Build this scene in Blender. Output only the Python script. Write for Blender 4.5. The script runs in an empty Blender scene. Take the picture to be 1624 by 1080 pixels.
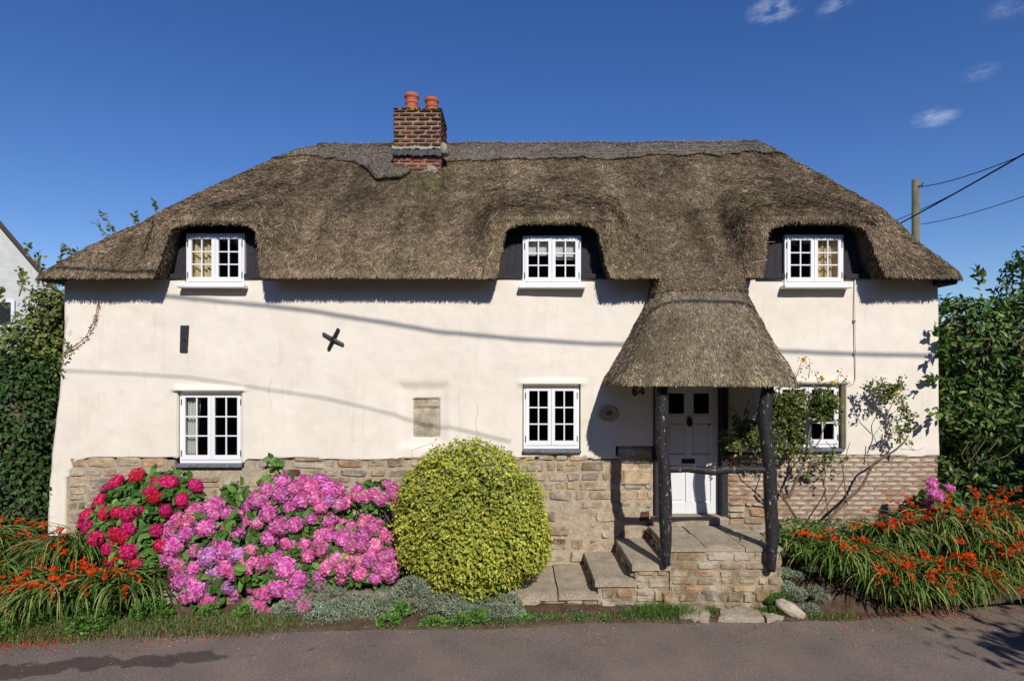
import bpy, math, random
import numpy as np
from mathutils import Vector
R = lambda a: math.radians(a) if np.isscalar(a) else np.radians(a)
rng = np.random.default_rng(7)
random.seed(7)
scene = bpy.context.scene
COL = scene.collection
# ------------------------------------------------------------------ camera
F, CX, HY, CD, CZ = 945.0, 812.0, 590.0, 9.0, 2.9
cam = bpy.data.cameras.new('camera'); camo = bpy.data.objects.new('camera', cam); COL.objects.link(camo)
cam.sensor_width = 36; cam.lens = F/1624*36; cam.shift_y = 50/1624; cam.clip_end = 3000
camo.location = (0, -CD, CZ); camo.rotation_euler = (R(90), 0, 0)
scene.camera = camo
# ------------------------------------------------------------------ light
SUN = Vector((0.255, -1.0, 0.75)).normalized()
w = bpy.data.worlds.new('World'); scene.world = w; w.use_nodes = True
nt = w.node_tree; nt.nodes.clear()
out = nt.nodes.new('ShaderNodeOutputWorld'); bg = nt.nodes.new('ShaderNodeBackground')
sky = nt.nodes.new('ShaderNodeTexSky'); sky.sky_type = 'NISHITA'; sky.sun_disc = False
sky.sun_elevation = math.asin(SUN.z); sky.sun_rotation = math.atan2(SUN.x, SUN.y)
sky.altitude = 300; sky.air_density = 1.0; sky.dust_density = 0.0; sky.ozone_density = 3.6
hsv = nt.nodes.new('ShaderNodeHueSaturation'); hsv.inputs['Saturation'].default_value = 1.24
hsv.inputs['Value'].default_value = 1.0
hsv.inputs['Hue'].default_value = .515; nt.links.new(sky.outputs[0], hsv.inputs['Color'])
# thin real-sky clouds, kept to a few patches of the sky dome
tc = nt.nodes.new('ShaderNodeTexCoord')
prev = hsv.outputs[0]
def wn(t, **k):
    n = nt.nodes.new(t)
    for a, b in k.items(): setattr(n, a, b)
    return n
mp = wn('ShaderNodeMapping'); mp.inputs['Scale'].default_value = (1, 1, 2.6)
nt.links.new(tc.outputs['Generated'], mp.inputs[0])
nz = wn('ShaderNodeTexNoise'); nz.inputs['Scale'].default_value = 26; nz.inputs['Detail'].default_value = 9; nz.inputs['Roughness'].default_value = .62
nt.links.new(mp.outputs[0], nz.inputs['Vector'])
msum = None
for (px, py, ra, st) in [(1232, 14, .034, .75), (1330, 10, .024, .55), (1484, 186, .024, .8), (1554, 116, .020, .35), (1606, 12, .025, .3)]:
    d = Vector(((px-CX)/F, 1, (HY-py)/F)).normalized()
    sub = wn('ShaderNodeVectorMath', operation='SUBTRACT'); nt.links.new(tc.outputs['Generated'], sub.inputs[0]); sub.inputs[1].default_value = d
    sc_ = wn('ShaderNodeVectorMath', operation='MULTIPLY'); nt.links.new(sub.outputs[0], sc_.inputs[0]); sc_.inputs[1].default_value = (1, 1, 2.2)
    ln = wn('ShaderNodeVectorMath', operation='LENGTH'); nt.links.new(sc_.outputs[0], ln.inputs[0])
    mr = wn('ShaderNodeMapRange'); mr.inputs[1].default_value = ra*1.25; mr.inputs[2].default_value = 0; mr.inputs[3].default_value = 0; mr.inputs[4].default_value = st
    nt.links.new(ln.outputs['Value'], mr.inputs[0])
    if msum is None: msum = mr.outputs[0]
    else:
        ad = wn('ShaderNodeMath', operation='ADD'); nt.links.new(msum, ad.inputs[0]); nt.links.new(mr.outputs[0], ad.inputs[1]); msum = ad.outputs[0]
nr = wn('ShaderNodeMapRange'); nr.inputs[1].default_value = .42; nr.inputs[2].default_value = .70; nt.links.new(nz.outputs[0], nr.inputs[0])
mm = wn('ShaderNodeMath', operation='MULTIPLY'); nt.links.new(nr.outputs[0], mm.inputs[0]); nt.links.new(msum, mm.inputs[1]); mm.use_clamp = True
cmx = wn('ShaderNodeMix', data_type='RGBA'); nt.links.new(mm.outputs[0], cmx.inputs[0]); nt.links.new(prev, cmx.inputs[6]); cmx.inputs[7].default_value = (6.5, 7.2, 8.6, 1)
nt.links.new(cmx.outputs[2], bg.inputs[0]); bg.inputs[1].default_value = 0.108
nt.links.new(bg.outputs[0], out.inputs[0])
sl = bpy.data.lights.new('sun', 'SUN'); sl.energy = 4.5; sl.angle = R(0.53); sl.color = (1, .955, .88)
so = bpy.data.objects.new('sun', sl); COL.objects.link(so); so.location = (6, -24, 18)
so.rotation_euler = SUN.to_track_quat('Z', 'Y').to_euler()
scene.view_settings.view_transform = 'Standard'; scene.view_settings.look = 'None'
scene.view_settings.exposure = 0.0; scene.view_settings.gamma = 1
scene.cycles.max_bounces = 8; scene.cycles.transparent_max_bounces = 12

# ------------------------------------------------------------------ helpers
def W(px, py, y):                      # a point of the photograph at real depth y
    d = CD + y
    return np.array([(px-CX)*d/F, y, CZ-(py-HY)*d/F])
def sm(a, b, x):
    t = np.clip((np.asarray(x, float)-a)/(b-a), 0, 1); return t*t*(3-2*t)
def tag(o, label=None, cat=None, group=None, kind=None):
    if label: o['label'] = label
    if cat: o['category'] = cat
    if group: o['group'] = group
    if kind: o['kind'] = kind
    return o
def empty(name, loc=(0, 0, 0)):
    o = bpy.data.objects.new(name, None); COL.objects.link(o); o.location = loc; o.empty_display_size = .1
    return o
def build(name, V, Fc, mat, parent=None, col=None, smooth=False, loc=None):
    """V (n,3); Fc: (m,3|4) array or list of arrays; col (n,3)"""
    V = np.asarray(V, float)
    if parent is not None: V = V - np.array(world_loc(parent))
    if loc is not None: V = V - np.array(loc)
    fl = Fc if isinstance(Fc, list) and len(Fc) and isinstance(Fc[0], np.ndarray) and Fc[0].ndim == 2 else [np.asarray(Fc, int)]
    me = bpy.data.meshes.new(name)
    loops = np.concatenate([f.ravel() for f in fl]); tot = np.concatenate([np.full(len(f), f.shape[1]) for f in fl])
    me.vertices.add(len(V)); me.vertices.foreach_set('co', V.astype(np.float32).ravel())
    me.loops.add(len(loops)); me.loops.foreach_set('vertex_index', loops.astype(np.int32))
    me.polygons.add(len(tot)); st = np.concatenate([[0], np.cumsum(tot)[:-1]])
    me.polygons.foreach_set('loop_start', st.astype(np.int32)); me.polygons.foreach_set('loop_total', tot.astype(np.int32))
    me.polygons.foreach_set('use_smooth', np.full(len(tot), bool(smooth)))
    if col is not None:
        a = me.color_attributes.new('col', 'FLOAT_COLOR', 'POINT')
        c4 = np.ones((len(V), 4), np.float32); c4[:, :3] = col; a.data.foreach_set('color', c4.ravel())
    me.update(calc_edges=True); me.validate()
    if mat: me.materials.append(mat)
    o = bpy.data.objects.new(name, me); COL.objects.link(o)
    if loc is not None: o.location = loc
    if parent is not None: o.parent = parent
    return o
def world_loc(o):
    v = Vector(o.location)
    while o.parent: o = o.parent; v = v + Vector(o.location)
    return v
class MB:
    def __init__(s): s.v = []; s.f3 = []; s.f4 = []; s.c = []; s.n = 0
    def add(s, V, f3=None, f4=None, c=(1, 1, 1)):
        V = np.asarray(V, float); s.v.append(V)
        if f3 is not None and len(f3): s.f3.append(np.asarray(f3)+s.n)
        if f4 is not None and len(f4): s.f4.append(np.asarray(f4)+s.n)
        c = np.asarray(c, float); s.c.append(np.broadcast_to(c, (len(V), 3)))
        s.n += len(V); return s
    def box(s, a, b, c=(1, 1, 1), bev=0.0):
        a = np.array(a, float); b = np.array(b, float); lo = np.minimum(a, b); hi = np.maximum(a, b)
        e = min(bev, (hi-lo).min()*.45)
        if e <= 0:
            V = [(x, y, z) for x in (lo[0], hi[0]) for y in (lo[1], hi[1]) for z in (lo[2], hi[2])]
            s.add(V, f4=[(0, 1, 3, 2), (4, 6, 7, 5), (0, 4, 5, 1), (2, 3, 7, 6), (0, 2, 6, 4), (1, 5, 7, 3)], c=c); return s
        V = []; 
        for ax in range(3):
            for sx in (0, 1):
                for sy in (0, 1):
                    for sz in (0, 1):
                        p = np.array([hi[0] if sx else lo[0], hi[1] if sy else lo[1], hi[2] if sz else lo[2]])
                        m = np.array([-1 if q else 1 for q in (sx, sy, sz)])*e; m[ax] = 0
                        V.append(p+m)
        f = [];  idx = lambda ax, sx, sy, sz: ax*8+sx*4+sy*2+sz
        f4 = []
        for sx in (0, 1): q = [idx(0, sx, a_, b_) for a_, b_ in ((0, 0), (1, 0), (1, 1), (0, 1))]; f4.append(q if sx else q[::-1])
        for sy in (0, 1): q = [idx(1, a_, sy, b_) for a_, b_ in ((0, 0), (0, 1), (1, 1), (1, 0))]; f4.append(q if sy else q[::-1])
        for sz in (0, 1): q = [idx(2, a_, b_, sz) for a_, b_ in ((0, 0), (1, 0), (1, 1), (0, 1))]; f4.append(q if sz else q[::-1])
        for t in (0, 1):
            for u in (0, 1):
                f4.append([idx(0, t, u, 0), idx(0, t, u, 1), idx(1, t, u, 1), idx(1, t, u, 0)])
                f4.append([idx(0, t, 0, u), idx(0, t, 1, u), idx(2, t, 1, u), idx(2, t, 0, u)])
                f4.append([idx(1, 0, t, u), idx(1, 1, t, u), idx(2, 1, t, u), idx(2, 0, t, u)])
        f3 = [[idx(0, a_, b_, c_), idx(1, a_, b_, c_), idx(2, a_, b_, c_)] for a_ in (0, 1) for b_ in (0, 1) for c_ in (0, 1)]
        s.add(V, f3=f3, f4=f4, c=c); return s
    def tube(s, pts, rad, n=8, c=(1, 1, 1), cap=True, wob=0.0):
        pts = np.asarray(pts, float); m = len(pts); rad = np.broadcast_to(np.asarray(rad, float), (m,))
        T = np.gradient(pts, axis=0); T /= np.linalg.norm(T, axis=1, keepdims=True)+1e-9
        ref = np.array([0.13, .97, .2]); 
        if abs(T[0]@ref) > .85: ref = np.array([1., 0, 0.1])
        A = np.cross(T, ref); A /= np.linalg.norm(A, axis=1, keepdims=True)+1e-9; B = np.cross(T, A)
        th = np.linspace(0, 2*np.pi, n, endpoint=False)
        rr = rad[:, None]*(1+wob*rng.normal(size=(m, n)))
        V = pts[:, None]+rr[..., None]*(np.cos(th)[None, :, None]*A[:, None]+np.sin(th)[None, :, None]*B[:, None])
        i = np.arange(m-1)[:, None]; j = np.arange(n)[None]; j2 = (j+1) % n
        f4 = np.stack([i*n+j, i*n+j2, (i+1)*n+j2, (i+1)*n+j], -1).reshape(-1, 4)
        V = V.reshape(-1, 3); f3 = []
        if cap:
            V = np.vstack([V, pts[0], pts[-1]])
            for k in range(n): f3.append((m*n, (k+1) % n, k)); f3.append((m*n+1, (m-1)*n+k, (m-1)*n+(k+1) % n))
        s.add(V, f3=f3, f4=f4, c=c); return s
    def lathe(s, cx, cy, prof, n=20, c=(1, 1, 1)):
        prof = np.array(prof); th = np.linspace(0, 2*np.pi, n, endpoint=False)
        V = np.stack([cx+prof[:, 0:1]*np.cos(th), cy+prof[:, 0:1]*np.sin(th), np.repeat(prof[:, 1:2], n, 1)], -1).reshape(-1, 3)
        m = len(prof); i = np.arange(m-1)[:, None]; j = np.arange(n)[None]; j2 = (j+1) % n
        s.add(V, f4=np.stack([i*n+j, i*n+j2, (i+1)*n+j2, (i+1)*n+j], -1).reshape(-1, 4), c=c); return s
    def grid(s, P, c=(1, 1, 1), mask=None):
        nu, nv = P.shape[:2]; i = np.arange(nu-1)[:, None]; j = np.arange(nv-1)[None]
        f = np.stack([i*nv+j, (i+1)*nv+j, (i+1)*nv+j+1, i*nv+j+1], -1)
        f = f.reshape(-1, 4) if mask is None else f[mask]
        if not np.isscalar(c) and np.ndim(c) == 3: c = np.asarray(c).reshape(-1, 3)
        s.add(P.reshape(-1, 3), f4=f, c=c); return s
    def build(s, name, mat, parent=None, smooth=False, loc=None):
        fl = []
        if s.f3: fl.append(np.concatenate(s.f3))
        if s.f4: fl.append(np.concatenate(s.f4))
        return build(name, np.concatenate(s.v), fl, mat, parent, np.concatenate(s.c), smooth, loc)

# value noise in 2-D / 3-D for vertex displacement
_T = rng.random((64, 64, 64))
def vn(p):
    p = np.asarray(p, float); i = np.floor(p).astype(int); f = p-i; f = f*f*(3-2*f); i %= 64; j = (i+1) % 64
    g = lambda a, b, c: _T[a, b, c]
    x0, y0, z0 = i[..., 0], i[..., 1], i[..., 2]; x1, y1, z1 = j[..., 0], j[..., 1], j[..., 2]; fx, fy, fz = f[..., 0], f[..., 1], f[..., 2]
    a = g(x0, y0, z0)*(1-fx)+g(x1, y0, z0)*fx; b = g(x0, y1, z0)*(1-fx)+g(x1, y1, z0)*fx
    c = g(x0, y0, z1)*(1-fx)+g(x1, y0, z1)*fx; d = g(x0, y1, z1)*(1-fx)+g(x1, y1, z1)*fx
    return (a*(1-fy)+b*fy)*(1-fz)+(c*(1-fy)+d*fy)*fz
def fbm(p, o=4):
    p = np.asarray(p, float); s = 0; a = .5
    for k in range(o): s = s+a*(vn(p)-.5)*2; p = p*2.03+7.1; a *= .5
    return s

# ------------------------------------------------------------------ materials
MAT = {}
def mat(name, base=(.5, .5, .5), rough=.8, attr=False, var=None, vscale=3, bump=0, bscale=40, spec=.3, objvar=0, trans=0, metal=0, var2=None, v2scale=30, v2amt=.5, det=6, lime=None, streak=None):
    m = bpy.data.materials.new(name); m.use_nodes = True; n = m.node_tree; N = n.nodes; L = n.links
    p = N['Principled BSDF']; p.inputs['Roughness'].default_value = rough; p.inputs['Specular IOR Level'].default_value = spec; p.inputs['Metallic'].default_value = metal
    tcn = N.new('ShaderNodeTexCoord'); geo = N.new('ShaderNodeNewGeometry'); co = geo.outputs['Position']
    if attr:
        a = N.new('ShaderNodeAttribute'); a.attribute_name = 'col'; c = a.outputs['Color']
        if base != (.5, .5, .5):
            mx = N.new('ShaderNodeMix'); mx.data_type = 'RGBA'; mx.blend_type = 'MULTIPLY'; mx.inputs[0].default_value = 1; L.new(c, mx.inputs[6]); mx.inputs[7].default_value = (*base, 1); c = mx.outputs[2]
    else:
        rgb = N.new('ShaderNodeRGB'); rgb.outputs[0].default_value = (*base, 1); c = rgb.outputs[0]
    for (vv, sc, amt, lo, hi) in ((var, vscale, 1, .35, .7), (var2, v2scale, v2amt, .5, .68)):
        if vv is None: continue
        no = N.new('ShaderNodeTexNoise'); no.inputs['Scale'].default_value = sc; no.inputs['Detail'].default_value = det; L.new(co, no.inputs['Vector'])
        r = N.new('ShaderNodeMapRange'); r.inputs[1].default_value = lo; r.inputs[2].default_value = hi; r.inputs[4].default_value = amt; L.new(no.outputs[0], r.inputs[0])
        mx = N.new('ShaderNodeMix'); mx.data_type = 'RGBA'; L.new(r.outputs[0], mx.inputs[0]); L.new(c, mx.inputs[6])
        if attr:
            ml = N.new('ShaderNodeMix'); ml.data_type = 'RGBA'; ml.blend_type = 'MULTIPLY'; ml.inputs[0].default_value = 1; L.new(c, ml.inputs[6]); ml.inputs[7].default_value = (*vv, 1); L.new(ml.outputs[2], mx.inputs[7])
        else: mx.inputs[7].default_value = (*vv, 1)
        c = mx.outputs[2]
    for (ov, stretch) in ((lime, (1, 1, 1)), (streak, (1, 1, .10))):
        if ov is None: continue
        cc_, sc, lo, hi, amt = ov; mpg = N.new('ShaderNodeMapping'); mpg.inputs['Scale'].default_value = stretch; L.new(co, mpg.inputs[0])
        no = N.new('ShaderNodeTexNoise'); no.inputs['Scale'].default_value = sc; no.inputs['Detail'].default_value = 9; no.inputs['Roughness'].default_value = .65; L.new(mpg.outputs[0], no.inputs['Vector'])
        r = N.new('ShaderNodeMapRange'); r.inputs[1].default_value = lo; r.inputs[2].default_value = hi; r.inputs[4].default_value = amt; L.new(no.outputs[0], r.inputs[0])
        mx = N.new('ShaderNodeMix'); mx.data_type = 'RGBA'; L.new(r.outputs[0], mx.inputs[0]); L.new(c, mx.inputs[6]); mx.inputs[7].default_value = (*cc_, 1); c = mx.outputs[2]
    if objvar:
        oi = N.new('ShaderNodeObjectInfo'); h = N.new('ShaderNodeHueSaturation')
        r = N.new('ShaderNodeMapRange'); r.inputs[3].default_value = .5-objvar*.022; r.inputs[4].default_value = .5+objvar*.018; L.new(oi.outputs['Random'], r.inputs[0]); L.new(r.outputs[0], h.inputs['Hue'])
        mu = N.new('ShaderNodeMath'); mu.operation = 'MULTIPLY'; mu.inputs[1].default_value = 7.3; L.new(oi.outputs['Random'], mu.inputs[0])
        fr = N.new('ShaderNodeMath'); fr.operation = 'FRACT'; L.new(mu.outputs[0], fr.inputs[0])
        r2 = N.new('ShaderNodeMapRange'); r2.inputs[3].default_value = .75; r2.inputs[4].default_value = 1.15; L.new(fr.outputs[0], r2.inputs[0]); L.new(r2.outputs[0], h.inputs['Value'])
        L.new(c, h.inputs['Color']); c = h.outputs[0]
    L.new(c, p.inputs['Base Color'])
    if bump:
        no = N.new('ShaderNodeTexNoise'); no.inputs['Scale'].default_value = bscale; no.inputs['Detail'].default_value = 8; L.new(co, no.inputs['Vector'])
        b = N.new('ShaderNodeBump'); b.inputs['Strength'].default_value = 1; b.inputs['Distance'].default_value = bump; L.new(no.outputs[0], b.inputs['Height']); L.new(b.outputs[0], p.inputs['Normal'])
    if trans:
        t = N.new('ShaderNodeBsdfTranslucent'); L.new(c, t.inputs[0]); ms = N.new('ShaderNodeMixShader'); ms.inputs[0].default_value = trans
        L.new(p.outputs[0], ms.inputs[1]); L.new(t.outputs[0], ms.inputs[2]); L.new(ms.outputs[0], N['Material Output'].inputs[0])
    MAT[name] = m; return m
mat('thatch', attr=True, rough=.95, spec=.05)
mat('render_cream', (.81, .74, .645), .9, var=(.755, .685, .59), vscale=1.3, bump=.007, bscale=6, spec=.1, var2=(.66, .60, .50), v2scale=3.4, v2amt=.4, streak=((.60, .53, .42), 7, .56, .72, .38))
mat('stone', attr=True, rough=.95, spec=.1, var=(.62, .58, .52), vscale=9, var2=(1.45, 1.4, 1.3), v2scale=26, v2amt=.8, bump=.012, bscale=34, lime=((.50, .43, .335), 3.2, .48, .60, .72))
mat('mortar', (.42, .345, .25), .95, var=(.30, .24, .17), vscale=7, bump=.012, bscale=28, spec=.05, var2=(.52, .45, .35), v2scale=22, v2amt=.7)
mat('brick', attr=True, rough=.92, spec=.1, var=(.7, .68, .68), vscale=18, bump=.003, bscale=90)
mat('brick_limed', attr=True, rough=.92, spec=.1, var=(.7, .68, .68), vscale=18, bump=.006, bscale=60, lime=((.52, .44, .35), 4.5, .44, .58, .75))
mat('brick_mortar', (.34, .255, .175), .95, var=(.2, .15, .11), vscale=12, bump=.004, bscale=60)
mat('white_paint', (.80, .80, .82), .45, spec=.4)
mat('door_paint', (.74, .74, .76), .4, spec=.4)
mat('black_timber', (.018, .017, .019), .6, var=(.03, .028, .03), vscale=14, var2=(.30, .28, .26), v2scale=38, v2amt=.0, bump=.012, bscale=22, spec=.3)
mat('black_board', (.030, .028, .034), .7, var=(.045, .042, .048), vscale=20, bump=.003, bscale=50, spec=.15)
mat('iron', (.012, .012, .014), .5, spec=.4)
mat('slate', (.09, .095, .12), .6, var=(.2, .2, .23), vscale=20, bump=.003)
mat('terracotta', (.46, .125, .06), .75, var=(.36, .09, .045), vscale=9, bump=.002)
mat('lead', (.032, .034, .037), .6, var=(.06, .06, .062), vscale=12, bump=.004, bscale=20)
mat('cement', (.33, .29, .22), .95, var=(.22, .2, .15), vscale=15, bump=.012, bscale=30)
mat('asphalt', (.205, .155, .126), .92, var=(.14, .110, .093), vscale=1.6, var2=(.34, .29, .25), v2scale=75, v2amt=.6, bump=.007, bscale=80, spec=.15)
mat('soil', (.11, .075, .045), 1, var=(.055, .037, .022), vscale=7, bump=.03, bscale=18)
mat('grass_ground', (.07, .11, .03), 1, var=(.11, .1, .05), vscale=2, bump=.03, bscale=12)
mat('leaf', attr=True, rough=.5, spec=.25, trans=.18)
mat('leaf_gloss', attr=True, rough=.42, spec=.3, trans=.14)
mat('leaf_dull', attr=True, rough=.8, spec=.1, trans=.15)
mat('petal', attr=True, rough=.7, spec=.1, trans=.25)
mat('petal_pink', attr=True, rough=.75, spec=.08, trans=.2, objvar=1.0)
mat('bark', (.12, .085, .055), .95, var=(.2, .15, .1), vscale=25, bump=.006, bscale=60)
mat('pole_wood', (.17, .15, .09), .9, var=(.11, .1, .06), vscale=4, bump=.003, bscale=30)
mat('cable', (.012, .012, .014), .6)
mat('pebbledash', (.66, .65, .62), .95, var=(.56, .55, .52), vscale=6, bump=.01, bscale=70)
mat('roof_tile', (.07, .05, .045), .8)
mat('curtain', (.80, .64, .38), .9, var=(.66, .50, .28), vscale=8)
mat('curtain_pale', (.75, .73, .70), .9)
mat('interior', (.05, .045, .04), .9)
mat('plaque', (.52, .43, .27), .6, var=(.4, .32, .2), vscale=30, bump=.003)
mat('pipe_paint', (.72, .64, .54), .6)
mat('flagstone', (.36, .295, .215), .95, var=(.24, .195, .14), vscale=5, var2=(.5, .46, .38), v2scale=45, v2amt=.7, bump=.006, bscale=35)
mat('rust_stem', (.22, .06, .03), .8)
mat('cast_dark', (.045, .018, .016), .6)
mat('relief', (.20, .12, .06), .8)
g = bpy.data.materials.new('glass'); g.use_nodes = True; N = g.node_tree.nodes; N.clear(); L = g.node_tree.links
o_ = N.new('ShaderNodeOutputMaterial'); mxx = N.new('ShaderNodeMixShader'); tr = N.new('ShaderNodeBsdfTransparent'); gl = N.new('ShaderNodeBsdfGlossy'); gl.inputs['Roughness'].default_value = .02
fr = N.new('ShaderNodeFresnel'); fr.inputs[0].default_value = 1.5; tr.inputs[0].default_value = (.8, .83, .82, 1)
L.new(fr.outputs[0], mxx.inputs[0]); L.new(tr.outputs[0], mxx.inputs[1]); L.new(gl.outputs[0], mxx.inputs[2]); L.new(mxx.outputs[0], o_.inputs[0]); MAT['glass'] = g
# asphalt: damp streak along the near-left verge (a stain with its own outline)
m = MAT['asphalt']; n = m.node_tree; N = n.nodes; L = n.links; p = N['Principled BSDF']; src = p.inputs['Base Color'].links[0].from_socket
geo = N.new('ShaderNodeNewGeometry'); sx = N.new('ShaderNodeSeparateXYZ'); L.new(geo.outputs[0], sx.inputs[0])
def mth(op, a, b, cl=False):
    q = N.new('ShaderNodeMath'); q.operation = op; q.use_clamp = cl
    for i_, v_ in enumerate((a, b)):
        if hasattr(v_, 'node'): L.new(v_, q.inputs[i_])
        elif v_ is not None: q.inputs[i_].default_value = v_
    return q.outputs[0]
nzz = N.new('ShaderNodeTexNoise'); nzz.inputs['Scale'].default_value = 3.5; nzz.inputs['Detail'].default_value = 5; L.new(geo.outputs[0], nzz.inputs[0])
line = mth('ADD', sx.outputs[1], mth('MULTIPLY', sx.outputs[0], -.155))            # y - 0.15x
dist = mth('ABSOLUTE', mth('ADD', line, 2.02), None)
wid = mth('MULTIPLY', mth('SUBTRACT', -1.6, sx.outputs[0], ), .055, True)
wd2 = mth('ADD', wid, mth('MULTIPLY', mth('SUBTRACT', nzz.outputs[0], .52), .7))
st_ = mth('MULTIPLY', mth('SUBTRACT', wd2, dist), 25, True)
wet = mth('MULTIPLY', st_, mth('MULTIPLY', mth('SUBTRACT', -1.4, sx.outputs[0]), 2.0, True))
mx = N.new('ShaderNodeMix'); mx.data_type = 'RGBA'; L.new(mth('MULTIPLY', wet, .62), mx.inputs[0]); L.new(src, mx.inputs[6]); mx.inputs[7].default_value = (.028, .022, .02, 1); L.new(mx.outputs[2], p.inputs['Base Color'])
# white flecks of old limewash for the black posts
m = MAT['black_timber']; N = m.node_tree.nodes; L = m.node_tree.links; p = N['Principled BSDF']; src = p.inputs['Base Color'].links[0].from_socket
geo = N.new('ShaderNodeNewGeometry'); nzz = N.new('ShaderNodeTexNoise'); nzz.inputs['Scale'].default_value = 26; nzz.inputs['Detail'].default_value = 5; nzz.inputs['Roughness'].default_value = .7
mpn = N.new('ShaderNodeMapping'); mpn.inputs['Scale'].default_value = (1, 1, .45); L.new(geo.outputs[0], mpn.inputs[0]); L.new(mpn.outputs[0], nzz.inputs[0])
rr_ = N.new('ShaderNodeMapRange'); rr_.inputs[1].default_value = .60; rr_.inputs[2].default_value = .66; L.new(nzz.outputs[0], rr_.inputs[0])
mx = N.new('ShaderNodeMix'); mx.data_type = 'RGBA'; L.new(rr_.outputs[0], mx.inputs[0]); L.new(src, mx.inputs[6]); mx.inputs[7].default_value = (.42, .38, .34, 1); L.new(mx.outputs[2], p.inputs['Base Color'])
M = MAT

# ================================================================== ROAD, GROUND
def edge_y(x):   # road edge
    return np.interp(x, [-40, -12, -5.8, -4, -2, -.8, .2, .9, 2.2, 3.2, 4.2, 6.5, 12, 40], [-4.5, -3.0, -2.22, -2.05, -1.87, -1.86, -1.78, -1.66, -1.66, -1.6, -1.62, -1.22, -.9, -.9])
mb = MB()
xs = np.array([-1500, -200, -60, -30, -15, -8, 8, 15, 30, 60, 200, 1500.]); ys = np.array([-1500, -200, -60, -30, -18, -12, -9, -7.6, -6.4, 6, 20, 60, 200, 1500.])
zz = np.interp(ys, [-60, -12, -9, -7.6, -6.4], [2.2, 1.6, 1.15, .5, -.35])
X, Y = np.meshgrid(xs, ys, indexing='ij'); Z = np.broadcast_to(np.where(ys < -6, zz, -.35), X.shape)
mb.grid(np.stack([X, Y, Z], -1)); tag(mb.build('ground', M['grass_ground'], smooth=True), kind='structure')
mb = MB(); xs = np.linspace(-60, 60, 481); t = np.linspace(0, 1, 14)
P = np.zeros((len(xs), 14, 3)); P[..., 0] = xs[:, None]; e = edge_y(xs)+.12; P[..., 1] = -6.5+(e+6.5)[:, None]*t
P[..., 2] = -.2+.012*fbm(P*.9)+.02*(t-.5)
mb.grid(P); tag(mb.build('road', M['asphalt'], smooth=True), kind='structure')
# verge / garden soil rising to the wall
xs = np.linspace(-14, 14, 360); t = np.linspace(0, 1, 46)
P = np.zeros((len(xs), 46, 3)); P[..., 0] = xs[:, None]
e = edge_y(xs)+.04*fbm(np.stack([xs*3, xs*0, xs*0], -1)); P[..., 1] = e[:, None]+(6-e)[:, None]*t**2.2
yy = P[..., 1]; Xg = P[..., 0]
bedL = np.interp(yy, [-2.2, -1.75, -1.4, -1.3, -.5, 0], [0, .03, .06, .28, .5, .62])
bedR = np.interp(yy, [-1.7, -1.4, -1.0, -.3, 0], [0, .02, .3, .6, .7])
low = np.interp(yy, [-2, -1.2, 0], [0, .06, .1])
wL = sm(.1, -.5, Xg); wR = sm(3.65, 3.95, Xg)
P[..., 2] = -.215+np.minimum(1, (yy-e[:, None])*30)*.03+bedL*wL+bedR*wR+low*(1-wL-wR)+.03*fbm(P*5)*np.minimum(1, (yy-e[:, None])*6)
mb = MB(); mb.grid(P); tag(mb.build('garden_soil', M['soil'], smooth=True), kind='structure')
def ground_z(x, y):
    e = edge_y(x); l = np.interp(y, [-2.2, -1.75, -1.4, -1.3, -.5, 0], [0, .03, .06, .28, .5, .62]); r = np.interp(y, [-1.7, -1.4, -1.0, -.3, 0], [0, .02, .3, .6, .7]); lo = np.interp(y, [-2, -1.2, 0], [0, .06, .1])
    wl = sm(.1, -.5, x); wr = sm(3.65, 3.95, x); return np.where(y < e, -.2, -.19+l*wl+r*wr+lo*(1-wl-wr))

# ================================================================== COTTAGE
house = empty('thatched_cottage', (0, 0, 0))
tag(house, 'cream rendered cottage with a thick brown thatched roof, white casement windows and a thatched porch', 'cottage')
# ---- front wall (rendered)
OPEN = [(-4.93, -4.03, 4.157, 9), (.16, 1.04, 4.157, 9), (4.10, 4.99, 4.157, 9),
        (-5.06, -4.08, 1.46, 2.62), (.16, 1.035, 1.68, 2.72), (4.0, 5.04, 1.70, 2.74), (2.143, 3.248, -1, 2.9), (-1.50, -1.10, 1.91, 2.50)]
def zb(x):
    z = np.interp(x, [-7.1, -6.53, -6.50, -6.42, -6.2, -5.1, -5.05, -4.1, -4.0, -3.2, -2.4, -1.5, -.6, 0, .3, .75, 1.05, 1.5, 1.585, 1.6, 2.15, 2.2, 3.2, 3.26, 4.0, 4.6, 5.2, 6.5],
                  [.35, .35, 1.30, 1.56, 1.61, 1.615, 1.50, 1.46, 1.59, 1.61, 1.575, 1.60, 1.60, 1.60, 1.62, 1.66, 1.60, 1.59, 1.60, 1.785, 1.785, 1.7, 1.7, 1.70, 1.68, 1.67, 1.645, 1.64])
    return z+.018*fbm(np.stack([np.asarray(x)*4, np.asarray(x)*0+3, np.asarray(x)*0], -1))
xs = list(np.arange(-6.75, 6.43, .036))+[6.43]; zs = list(np.arange(.3, 4.38, .036))
for a, b, c, d in OPEN: xs += [a, b]; zs += [v for v in (c, d) if .3 < v < 4.38]
def uniq(a, eps=.012, keep=()):
    keep = sorted(set(keep)); a = sorted(set(a)); o = [v for v in a if v in keep or all(abs(v-k) > eps for k in keep)]
    return np.array(sorted(set(o)))
xs = uniq(xs, keep=[v for q in OPEN for v in q[:2]]+[6.43]); zs = uniq(zs, keep=[v for q in OPEN for v in q[2:] if .3 < v < 4.38])
X, Z = np.meshgrid(xs, zs, indexing='ij'); zbx = zb(xs)
Zm = Z.copy()
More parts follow.
